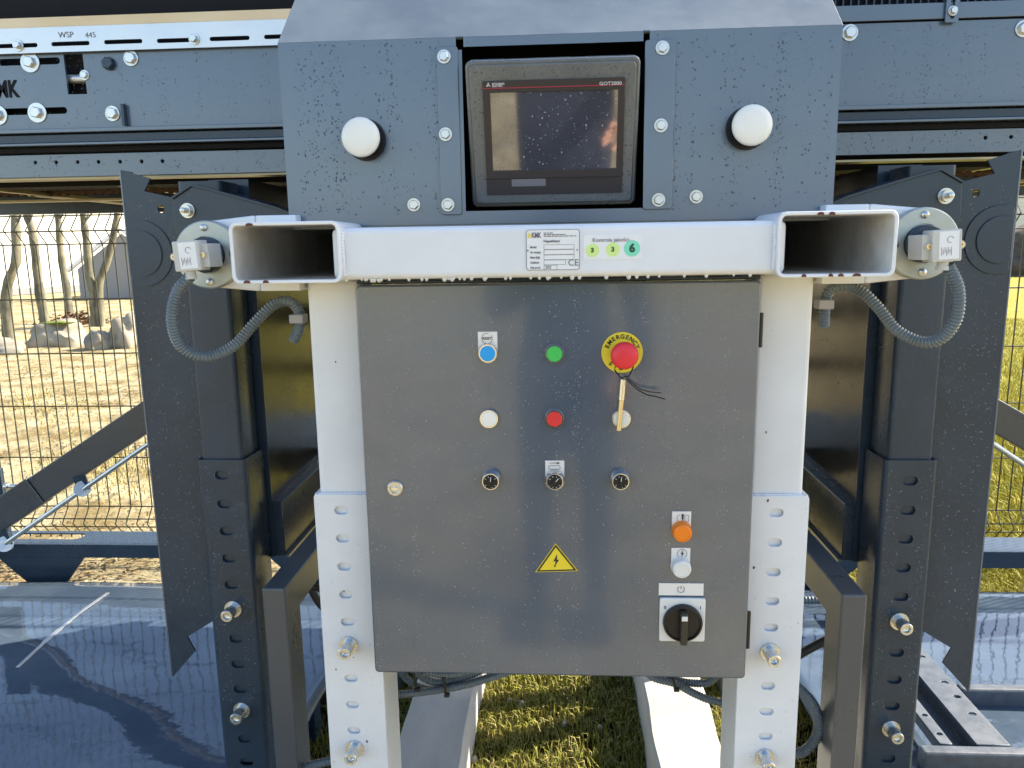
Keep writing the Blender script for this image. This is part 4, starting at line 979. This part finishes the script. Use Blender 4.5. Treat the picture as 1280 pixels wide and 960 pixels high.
# ---- dark telescopic legs, side plates, brackets, hopper sides, L-frames
for s in (-1, 1):
    side = 'left' if s < 0 else 'right'
    leg = thing('telescopic_leg', 'dark grey perforated telescopic leg standing beside the %s white leg' % side, 'machine leg', (X_(s, .68), 1.46, 0), 'dark telescopic legs')
    LY = 1.46
    xo, xi = .728, .626                                     # outer and inner edge distance from the middle
    xa, xb = sorted((X_(s, xo), X_(s, xi)))
    srow = (594, 630, 664, 698, 731, 798, 830, 861, 923, 952) if s < 0 else (601, 638, 674, 710, 746, 816, 850, 883, 949, 981)
    pxs = 280 if s < 0 else 1135
    zr_ = [at(pxs, y, Y=LY).z for y in srow]; bz = [at(285, 768, Y=LY-.025).z, at(294, 896, Y=LY-.025).z] if s < 0 else [at(1129, 784, Y=LY-.025).z, at(1119, 920, Y=LY-.025).z]
    sxc = X_(s, .677)
    holes = [slot(sxc, z, .029, .0185) for z in zr_] + [slot(sxc, zr_[-1]-.052*k, .029, .0185) for k in range(1, 6)]
    sf = plate('sleeve_face', rrect(xa+.008, xb-.008, .02, .984, .003, 2), holes, LY, .005, M_dark, leg)
    # body of the sleeve: rounded corners
    mb = MB(); w_ = xb-xa
    prof = rrect(xa, xb, LY, LY+.10, .010, 4)
    inn = rrect(xa+.005, xb-.005, LY+.005, LY+.095, .006, 4); n = len(prof)
    vs = [(x, y, z) for z in (.02, .984) for x, y in prof] + [(x, y, z) for z in (.02, .984) for x, y in inn]
    fs = []
    for i in range(n):
        j = (i+1) % n
        ym = (prof[i][1]+prof[j][1])/2
        if ym < LY+.0002 and abs(prof[i][0]-prof[j][0]) > .02: 
            continue                                        # the pierced front face closes this side
        fs += [(i, j, n+j, n+i), (2*n+i, 3*n+i, 3*n+j, 2*n+j), (n+i, n+j, 3*n+j, 3*n+i)]
    mb.add(vs, fs); mb.build('sleeve', M_dark, leg, sm=50)
    ia, ib = sorted((X_(s, .720), X_(s, .634)))
    prof = rrect(ia, ib, LY+.0065, LY+.0935, .009, 4); mb = MB()
    vs = [(x, y, z) for z in (.3, 1.53) for x, y in prof]; n = len(prof)
    mb.add(vs, [(i, (i+1) % n, n+(i+1) % n, n+i) for i in range(n)] + [tuple(range(n)), tuple(range(2*n-1, n-1, -1))]); ip = mb.build('inner_post', M_dark, leg, sm=50)
    for z in bz: inst('bolt', SOCK_L, (sxc, LY, z), leg)
    mb = MB(); mb.box(xa-.05, xb+.05, LY-.04, LY+.14, 0, .02); mb.build('foot_plate', M_dark, leg)
    droplets('water_droplets', sf, LY, xa+.01, xb-.01, .45, .97, 320, .0005, .0012, streak=.2, material=M_dropl, skip=[(sxc-.014, sxc+.014, 0, 2)])
    droplets('water_droplets', ip, LY+.0065, ia+.01, ib-.01, 1.0, 1.42, 120, .0005, .0012, streak=.2)
    # ---- side plate with notched ends
    GY_ = 1.50
    gp = thing('side_guard', 'tall dark folded plate with notched ends, outside the %s telescopic leg' % side, 'side plate', (X_(s, .8), GY_, .48), 'tall side plates')
    def gl(px, py):
        v = at(px, py, Y=GY_); return (X_(s, abs(v.x-CX)), v.z)
    top = [(155, 212.5), (187.5, 223), (180, 239), (216, 247)]
    bot = [(256, 777), (234, 796), (244, 814), (213, 846)]
    T_ = [(abs(at(a_, b_, Y=GY_).x-CX), at(a_, b_, Y=GY_).z) for a_, b_ in top]
    B_ = [(abs(at(a_, b_, Y=GY_).x-CX), at(a_, b_, Y=GY_).z) for a_, b_ in bot]
    T_[0] = (.845, T_[0][1]); B_[3] = (.845, B_[3][1]); B_[0] = (.7305, at(258, 772, Y=GY_).z)
    out = T_ + [(.7305, T_[3][1]-.005)] + B_
    pts = [(X_(s, a_), b_) for a_, b_ in out]
    hx, hz = abs(at(201, 261, Y=GY_).x-CX), at(201, 261, Y=GY_).z
    face = plate('face', pts, [slot(X_(s, hx), hz, .013, .016, 3)], GY_, .004, M_dark, gp)
    mb = MB(); xx = X_(s, .845); mb.prism([(xx, T_[0][1]), (xx+s*.0035, T_[0][1]), (xx+s*.0035, B_[3][1]), (xx, B_[3][1])], GY_-.001, GY_+.045); mb.build('folded_edge', M_hood, gp, bv=.001)
    cz = at(167, 317, Y=GY_).z; ccx = .822
    for rr, yy, nm in ((.064, .003, 'boss_ring'), (.044, .006, 'boss')):
        arc = [(max(-10, 0), 0)]; ptsb = []
        for i in range(49):
            t = 2*PI*i/48; x = ccx+rr*math.cos(t); z = cz+rr*math.sin(t)
            ptsb.append((X_(s, min(x, .8425)), z))
        o = plate(nm, ptsb[:-1], [], GY_-yy, yy-.0002 if nm == 'boss_ring' else .0028, M_dark, gp, bv=.0012)
    droplets('water_droplets', face, GY_, *sorted((X_(s, .838), X_(s, .735))), .62, 1.5, 700, .0005, .0012, streak=.15, material=M_dropl)
    # ---- bracket above the leg, tying it to the conveyor
    br = thing('top_bracket', 'dark folded bracket with a rounded nut, tying the %s telescopic leg to the conveyor' % side, 'bracket', (X_(s, .7), 1.48, 1.45), 'brackets under the conveyor')
    pp = [(216, 249), (240, 233), (262, 238), (345, 261), (372, 272), (372, 300), (222, 300), (218, 285)]
    ptsb = [(X_(s, abs(at(a_, b_, Y=1.45).x-CX)), at(a_, b_, Y=1.45).z) for a_, b_ in pp]
    mb = MB(); mb.prism(ptsb, 1.450, 1.455); mb.build('web', M_dark, br, bv=.001)
    tp = ptsb[1:5]; mb = MB()
    for (x0, z0), (x1, z1) in zip(tp, tp[1:]):
        mb.prism([(x0, z0), (x1, z1), (x1, z1+.004), (x0, z0+.004)], 1.445, 1.56)
    x0, z0 = ptsb[0]; x1, z1 = ptsb[1]; mb.prism([(x0, z0), (x1, z1), (x1, z1+.004), (x0, z0+.004)], 1.445, 1.56)
    mb.build('flange', M_dark, br)
    bx = X_(s, abs(at(232, 263, Y=1.44).x-CX)); mb = MB(); mb.lathe((bx, 1.45, at(232, 263, Y=1.44).z), (0, -1, 0), [(.014, 0), (.014, .003), (.0105, .003), (.0105, .012), (.005, .012), (.005, .024), (.003, .025)], 20); mb.build('bolt', M_zinc, br, sm=35)
    # ---- hopper side wall seen edge-on behind the legs
    hp = thing('hopper_wall', 'glossy black hopper wall seen between the %s telescopic leg and the white leg' % side, 'hopper wall', (X_(s, .62), 1.57, .73), 'hopper walls')
    xx = X_(s, .62)
    mb = MB(); mb.box(xx, xx+s*.006, 1.565, 2.85, .862, 1.54); wl_ = mb.build('wall_sheet', M_panel, hp)
    mb = MB(); mb.box(xx-s*.022, xx+s*.03, 1.565, 2.85, .735, .860); mb.build('bottom_beam', M_dark, hp, bv=.003)
    mb = MB(); mb.box(xx-s*.0225, xx-s*.03, 1.565, 2.85, .732, .738); mb.build('beam_flange', M_hood, hp)
    mb = MB(); mb.box(xx-s*.002, X_(s, .70), 1.5615, 1.5645, .735, 1.54); mb.build('end_flange', M_dark, hp)
    droplets('water_droplets', wl_, 0, 1.6, 2.3, .88, 1.5, 500, .0006, .0016, streak=.2, side=(xx-s*.0003, s))
    # ---- L-shaped square tube frame in front
    lf = thing('tube_frame', 'dark grey square tube frame bent back at knee height beside the %s white leg' % side, 'tube frame', (X_(s, .52), 1.3, 0), 'square tube frames')
    xa, xb = sorted((X_(s, .546), X_(s, .502)))
    mb = MB(); mb.prism([(1.3, .01), (1.3, .784), (2.3, .784), (2.3, .715), (1.375, .715), (1.375, .01)], xa, xb, lambda v: (v[1], v[0], v[2])); mb.build('bent_tube', M_anth, lf, bv=.004, seg=3)
    mb = MB(); mb.box(xa, xb, 2.22, 2.3, .01, .713); mb.build('added_upright', M_anth, lf, bv=.003)  # unseen upright, added to throw shadow bands on the grass
    # ---- rear support, brace and rod at the outer side
    sx = -1 if s < 0 else 1
    bp_ = thing('rear_rail', 'low dark rail with a slotted top and angled gussets along the fence, %s side' % side, 'rail', (X_(s, 1.6), 2.85, 0), 'low rails by the fence')
    ra, rb = sorted((X_(s, 2.7), X_(s, .66)))
    zt_, zb2 = (.231, .175) if s < 0 else (.230, .164)
    slx = X_(s, abs(at(60, 674, Y=2.93).x-CX))
    mb = MB(); mb.box(ra, rb, 2.85, 2.856, zb2, zt_); mb.build('web', M_dark, bp_, bv=.001)
    o = plate('top_flange', [(ra, 2.857), (rb, 2.857), (rb, 3.0), (ra, 3.0)], [slot(slx, 2.94, .30, .065)], 0, .005, M_dark, bp_, Mx=Matrix(((1, 0, 0, 0), (0, 0, 1, 0), (0, -1, 0, zt_), (0, 0, 0, 1))))
    for cxg in (2.10, .95):
        g_ = [(X_(s, cxg-.17), zb2), (X_(s, cxg+.20), zb2), (X_(s, cxg+.08), .06), (X_(s, cxg-.08), .06)]
        mb = MB(); mb.prism(g_, 2.85, 2.86); mb.build('gusset', M_dark, bp_)
    bc = thing('diagonal_brace', 'dark grey diagonal tube brace with a zinc tie rod under it, %s side' % side, 'brace', (X_(s, 2), 2.7, .4), 'diagonal braces')
    BYY = 2.75
    if s < 0: l0, l1, r0_, r1_ = (0, 644), (179, 524), (3, 682), (184, 556)
    else: l0, l1, r0_, r1_ = (1279, 540), (1240, 518), (1279, 580), (1240, 554)
    a = at(*l0, Y=BYY); b = at(*l1, Y=BYY); d = (b-a).normalized()
    wdt = .112
    mb = MB(); mb.beam(a-d*(.5 if s < 0 else .5), a+d*(.21 if s < 0 else -.2), .064, wdt*1.04); mb.build('outer_tube', M_anth, bc, bv=.004)
    mb = MB(); mb.beam(a+d*(.211 if s < 0 else -.199), b+d*.7, .054, wdt*.96); mb.build('inner_tube', M_anth, bc, bv=.004)
    a = at(*r0_, Y=BYY-.06); b = at(*r1_, Y=BYY-.06); d = (b-a).normalized()
    mb = MB(); mb.cyl(a-d*.1, b+d*.6, .0095, 14); mb.build('tie_rod', M_zinc, bc, sm=40)
    if s < 0:
        for px, py in ((103, 611), (6, 680)):
            c = at(px, py, Y=BYY-.06); mb = MB(); ax = (d+Vector((0, -1.2, 0))).normalized(); mb.lathe(c, ax, [(.030, -.003), (.030, .003), (.015, .003), (.015, .010), (.0098, .010)], 24); mb.build('washer', M_zinc, bc, sm=30)
            mb = MB(); mb.beam(c+Vector((-.015, .01, .05)), c+Vector((.0, .012, -.01)), .008, .05, up=(1, 0, 0)); mb.build('lug', M_dark, bc)
pst = thing('short_post', 'short dark post with a bolt at the left edge below the brace', 'post', (-2.28, 2.75, 0))
c = at(3, 620, Y=2.8); mb = MB(); mb.box(c.x-.1, c.x+.012, 2.79, 2.81, .23, at(3, 585, Y=2.8).z); mb.build('post_body', M_dark, pst, bv=.003)
c = at(8, 608, Y=2.78); mb = MB(); mb.lathe((c.x-.005, 2.782, c.z), (1, 0, 0), [(.016, 0), (.016, .012), (.009, .012), (.009, .05)], 12); mb.build('bolt', M_zinc, pst, sm=30)

# unseen hopper floor and cross member, added to shade the ground
hb = thing('added_hopper_trough', 'unseen dark steel hopper trough added behind the control cabinet to shade the ground', 'hopper', (CX, 2.2, .7))
mb = MB(); mb.box(X_(-1, .59), X_(1, .59), 2.30, 2.34, .70, .775); mb.build('cross_member', M_dark, hb)
for z0_, z1_ in ((1.36, 1.53), (1.12, 1.20), (.93, .98)):  # unseen slats, added to put dark bands in the hopper wall reflections
    mb = MB(); mb.box(X_(-1, .59), X_(1, .59), 2.84, 2.85, z0_, z1_); mb.build('reflection_slat', M_dark, hb)
mb = MB(); mb.prism([(2.02, .86), (2.3, .78), (2.84, .78), (2.84, .772), (2.3, .772), (2.02, .852)], X_(-1, .59), X_(1, .59), lambda v: (v[1], v[0], v[2])); mb.build('floor', M_dark, hb)

# ---- base sheets on the ground, baulks, base frame at right
for s in (-1, 1):
    side = 'left' if s < 0 else 'right'
    a_, b_ = sorted((X_(s, .70), X_(s, 2.6)))
    sh = thing('base_sheet', 'wet dark blue steel sheet lying low on the ground at the %s of the machine' % side, 'steel sheet', (X_(s, 1.6), 2, .1), 'wet base sheets')
    mb = MB(); nx_, ny_ = 40, 36; y0_, y1_ = (1.2 if s < 0 else 1.75), 2.78
    vs = []
    for j in range(ny_+1):
        for i in range(nx_+1):
            x = a_+(b_-a_)*i/nx_; y = y0_+(y1_-y0_)*j/ny_
            vs.append((x, y, .1 + .0016*math.sin(x*7+y*3)+.0012*math.sin(y*13-x*5)))
    fs = [(j*(nx_+1)+i, j*(nx_+1)+i+1, (j+1)*(nx_+1)+i+1, (j+1)*(nx_+1)+i) for j in range(ny_) for i in range(nx_)]
    mb.add(vs, fs); o = mb.build('sheet', M_sheet, sh, sm=60)
    sd = o.modifiers.new('thick', 'SOLIDIFY'); sd.thickness = .005; sd.offset = -1
    mb = MB()
    for y in (y0_+.1, (y0_+y1_)/2, y1_-.1): mb.box(a_, b_, y-.03, y+.03, 0, .092)
    mb.build('bearer', M_dark, sh)
    if s < 0:
        P = [at(*p_, Z=.104) for p_ in ((22, 834), (55, 803), (75, 786), (105, 762), (135, 741))]
        mb = MB()
        for k, (p0, p1) in enumerate(zip(P, P[1:])):
            w_ = (.012, .016, .012, .014)[k]; mb.beam(p0, p1, w_, .003)
        mb.build('scuff_ridge', M_strip, sh, bv=.001)
for s in (-1, 1):
    side = 'left' if s < 0 else 'right'
    mb = MB(); xa, xb = sorted((X_(s, .240), X_(s, .425)))
    yy0, n = 1.2, 30
    vs = []; 
    for j in range(n+1):
        y = yy0+ (3.0-yy0)*j/n
        wob = .0025*math.sin(y*9+s)+.002*math.sin(y*23)
        for x, z in ((xa+wob, 0), (xa+.004+wob, .118), (xa+.012+wob, .125), (xb-.012+wob, .125+wob), (xb-.003+wob, .117), (xb+wob, 0)): vs.append((x, y, z))
    fs = []
    for j in range(n):
        for i in range(5): fs.append((j*6+i, j*6+i+1, (j+1)*6+i+1, (j+1)*6+i))
    fs += [tuple(range(6)), tuple(n*6+i for i in reversed(range(6)))]
    mb.add(vs, fs); o = mb.build('white_baulk', M_baulk, sm=35)
    tag(o, 'white painted timber baulk lying on the grass below the %s half of the cabinet' % side, 'baulk', 'white baulks')
bf = thing('steel_skid', 'dark steel base frame with perforated angle bars at the lower right', 'frame', (1.2, 2.0, 0))
def angle_bar(x0, x1, y0, y1, z, hol, drop, m):
    ang = plate('angle_bar', [(x0, y0), (x1, y0), (x1, y1), (x0, y1)], hol, 0, .005, m, bf, Mx=Matrix(((1, 0, 0, 0), (0, 0, 1, 0), (0, -1, 0, z), (0, 0, 0, 1))), bv=.0008)
    mb = MB(); mb.box(x0, x0+.005, y0, y1, z-drop, z-.005); mb.build('angle_web', m, bf)
M_bar = mat('grey_bar_paint', (.10, .115, .14), .45, var=.35, var_scale=25, rvar=.1, bump=.2, bump_scale=80)
angle_bar(1.045, 1.125, 1.80, 2.60, .150, [slot(1.10, y, .02, .014) for y in (1.93, 2.01, 2.08, 2.22)], .04, M_bar)
angle_bar(.955, .985, 1.80, 2.60, .150, [slot(.972, y, .015, .012) for y in (1.84, 1.92, 2.02)], .03, M_bar)
mb = MB(); mb.box(.99, 1.04, 1.80, 2.6, .105, .11); mb.build('web_plate', M_bar, bf)
mb = MB(); mb.box(.90, 1.35, 1.765, 1.80, .02, .148); mb.build('front_tube', M_bar, bf, bv=.008, seg=3)
mb = MB(); mb.box(1.13, 2.3, 2.045, 2.08, .03, .150); mb.build('cross_tube', M_bar, bf, bv=.008, seg=3)

# ---- conduits and cables below the cabinet and by the legs
def chose(lab, pts, Y, r=.0088, m=M_conduit, rib=.0052, nm='corrugated_conduit', grp='loose conduits below the cabinet'):
    P = [at(x, y, Y=Y) if not isinstance(Y, (list, tuple)) else at(x, y, Y=Y[i]) for i, (x, y) in enumerate(pts)]
    o = hose(nm, P, r, m, rib=rib); return tag(o, lab, 'conduit' if rib else 'cable', grp)
Yc_ = 1.30
chose('lowest corrugated conduit running out left from under the cabinet', [(470, 869), (500, 868), (545, 863), (590, 854), (640, 838), (660, 825)], 1.33, .0078)
chose('corrugated conduit curving down behind the left tie and rising right', [(497, 832), (505, 845), (522, 858), (550, 862), (585, 855), (620, 843), (650, 830)], 1.36, .0078)
chose('corrugated conduit bundled between the two ties under the left half of the cabinet', [(510, 828), (522, 842), (540, 852), (560, 852), (585, 845), (610, 834)], 1.345, .0078)
chose('upper corrugated conduit pressed against the cabinet bottom at left', [(520, 826), (536, 840), (560, 843), (590, 838), (610, 828)], 1.32, .0078)
chose('corrugated conduit sagging right from under the right half of the cabinet', [(800, 826), (815, 846), (845, 855), (870, 868), (895, 877), (935, 882)], 1.33, .0078)
chose('short corrugated conduit tied under the right half of the cabinet', [(825, 832), (838, 846), (858, 853), (885, 853), (900, 840)], 1.35, .0078)
for k, (px, py, h0) in enumerate(((519, 852, 20), (556, 858, 22), (843, 855, 14))):
    a = at(px-2, py-h0/2, Y=1.312); b = at(px+2, py+h0/2, Y=1.312)
    t = thing('cable_tie', ('black cable tie nearest the left white leg', 'black cable tie in the middle of the left conduit bundle', 'black cable tie on the right conduits')[k] , 'cable tie', a, 'cable ties on the conduits')
    mb = MB(); mb.beam(a, b, .003, .005, up=(1, 0, 0)); mb.build('strap', M_black, t); mb = MB(); mb.box(b.x-.004, b.x+.006, b.y-.004, b.y+.004, b.z-.003, b.z+.004); mb.build('head', M_black, t, bv=.001)
chose('corrugated conduit slanting behind the left tube frame', [(360, 935), (385, 888), (405, 855), (430, 820)], 1.45, .010)
chose('corrugated conduit crossing the foot of the left white leg', [(360, 965), (388, 957), (420, 950), (450, 948)], 1.33, .0088)
chose('corrugated conduit looping out to the right of the right white leg', [(960, 835), (1000, 862), (1019, 886), (1023, 915), (1008, 937), (985, 943), (950, 940)], 1.36, .0105)
chose('black cable bending down beside the top of the left white leg sleeve', [(378, 720), (388, 735), (400, 755), (425, 780)], 1.6, .0085, M_hoseblk, 0, 'black_cable', 'black cables')
chose('black ribbed hose passing high behind the left white leg', [(372, 728), (392, 733), (420, 742), (450, 750)], 1.55, .009, M_hoseblk, .006, 'black_hose', 'black cables')
chose('black cable slanting up behind the right white leg', [(985, 828), (1003, 816), (1037, 798), (1060, 790)], 1.7, .010, M_hoseblk, 0, 'black_cable', 'black cables')
chose('dark ribbed hose lying level on the far edge of the right sheet', [(980, 750), (1006, 750), (1040, 750), (1070, 751)], 2.6, .016, M_conduit, .012, 'ribbed_hose', 'black cables')

# ------------------------------------------------------------------ the photographer, who shows in the screen and the wet paint
def skin_body(name, nodes, edges, material, parent, sub=2):
    me = bpy.data.meshes.new(name); me.from_pydata([n_[0] for n_ in nodes], edges, []); me.materials.append(material)
    o = bpy.data.objects.new(name, me); link(o, parent)
    o.modifiers.new('skin', 'SKIN')
    for i, n_ in enumerate(nodes): me.skin_vertices[0].data[i].radius = n_[1] if isinstance(n_[1], tuple) else (n_[1], n_[1])
    me.skin_vertices[0].data[0].use_root = True
    ss = o.modifiers.new('sub', 'SUBSURF'); ss.levels = ss.render_levels = sub
    return o
PX, PYY = .03, -.42
per = thing('person', 'person in a dark blue jacket holding up a phone, mirrored in the screen', 'person', (PX, PYY, 0))
B = lambda x, y, z: (PX+x, PYY+y, z)
nodes = [(B(0, 0, .98), (.15, .11)), (B(0, 0, 1.14), (.145, .11)), (B(0, 0, 1.32), (.17, .12)), (B(0, .01, 1.44), (.13, .085)), (B(0, .01, 1.52), (.055, .055)), (B(0, .02, 1.60), (.06, .065)),
         (B(.19, .0, 1.42), .065), (B(.25, .05, 1.17), .05), (B(.24, .24, 1.00), .038), (B(.21, .31, .97), .03),
         (B(-.19, .0, 1.42), .065), (B(-.25, .07, 1.18), .05), (B(-.13, .29, 1.27), .038), (B(-.07, .345, 1.325), .028),
         (B(.10, 0, .90), .09), (B(.11, .01, .50), .062), (B(.11, -.01, .10), .045), (B(-.10, 0, .90), .09), (B(-.11, .01, .50), .062), (B(-.11, -.01, .10), .045), (B(0, 0, .80), (.2, .13)), (B(0, 0, .66), (.2, .13))]
edges = [(0, 1), (1, 2), (2, 3), (3, 4), (4, 5), (3, 6), (6, 7), (7, 8), (8, 9), (3, 10), (10, 11), (11, 12), (12, 13), (0, 14), (14, 15), (15, 16), (0, 17), (17, 18), (18, 19), (0, 20), (20, 21)]
skin_body('body', nodes, edges, M_jacket, per)
mb = MB(); bmh = bmesh.new(); bmesh.ops.create_uvsphere(bmh, u_segments=28, v_segments=20, radius=1)
for v in bmh.verts:
    x, y, z = v.co; jaw = 1 - .22*max(0, -z)**1.3; nose = .16*math.exp(-((x/.16)**2+((z+.12)/.2)**2)) if y > 0 else 0
    eye = -.05*math.exp(-(((abs(x)-.36)/.16)**2+((z-.05)/.12)**2)) if y > 0 else 0
    v.co = Vector((PX+x*.078*jaw, PYY+.035+(y+nose+eye)*.098*(1-.1*max(0, -z)), 1.675+z*.118))
meh = bpy.data.meshes.new('head'); bmh.to_mesh(meh); bmh.free(); smooth(meh, 60); meh.materials.append(M_skin); hd = bpy.data.objects.new('head', meh); link(hd, per)
blob('hair', (PX, PYY+.012, 1.72), .086, .10, .085, M_hair, 2, hd, sub=3, rough=.1)
for s in (-1, 1): blob('ear', (PX+s*.079, PYY+.03, 1.67), .012, .02, .03, M_skin, 3, hd, sub=2, rough=.05)
def hand(wr, dirv, side, name='hand'):
    dirv = Vector(dirv).normalized(); sd = Vector(side).normalized(); nm = dirv.cross(sd)
    w = Vector(wr); nodes = [(tuple(w), .024), (tuple(w+dirv*.05), (.028, .02)), (tuple(w+dirv*.085), (.026, .016))]; edges = [(0, 1), (1, 2)]
    for k, (o_, L_) in enumerate(((-.03, .062), (-.011, .075), (.010, .07), (.029, .055))):
        b0 = len(nodes); base = w+dirv*.088+sd*o_
        nodes += [(tuple(base), .0095), (tuple(base+dirv*L_*.5+nm*.006), .0088), (tuple(base+dirv*L_*.85+nm*.022), .0075)]
        edges += [(2, b0), (b0, b0+1), (b0+1, b0+2)]
    b0 = len(nodes); nodes += [(tuple(w+dirv*.035-sd*.032+nm*.006), .012), (tuple(w+dirv*.066-sd*.052+nm*.014), .0095), (tuple(w+dirv*.088-sd*.058+nm*.02), .008)]
    edges += [(1, b0), (b0, b0+1), (b0+1, b0+2)]
    return skin_body(name, nodes, edges, M_skin, per, 1)
hand(B(.21, .31, .97), (-.65, .6, .15), (.3, 0, 1)); hand(B(-.075, .34, 1.325), (.35, .12, .5), (1, 0, -.3))
for s in (-1, 1):
    mb = MB(); mb.box(PX+s*.11-.045, PX+s*.11+.045, PYY-.08, PYY+.19, 0, .075); mb.build('shoe', M_shoe, per, bv=.025, seg=3)
ph = thing('phone', 'black phone held up in front of the photographer', 'phone', (0, -.02, H))
mb = MB(); mb.box(-.11, .05, -.022, -.014, H-.062, H+.014); mb.build('phone_body', M_black, ph, bv=.003)
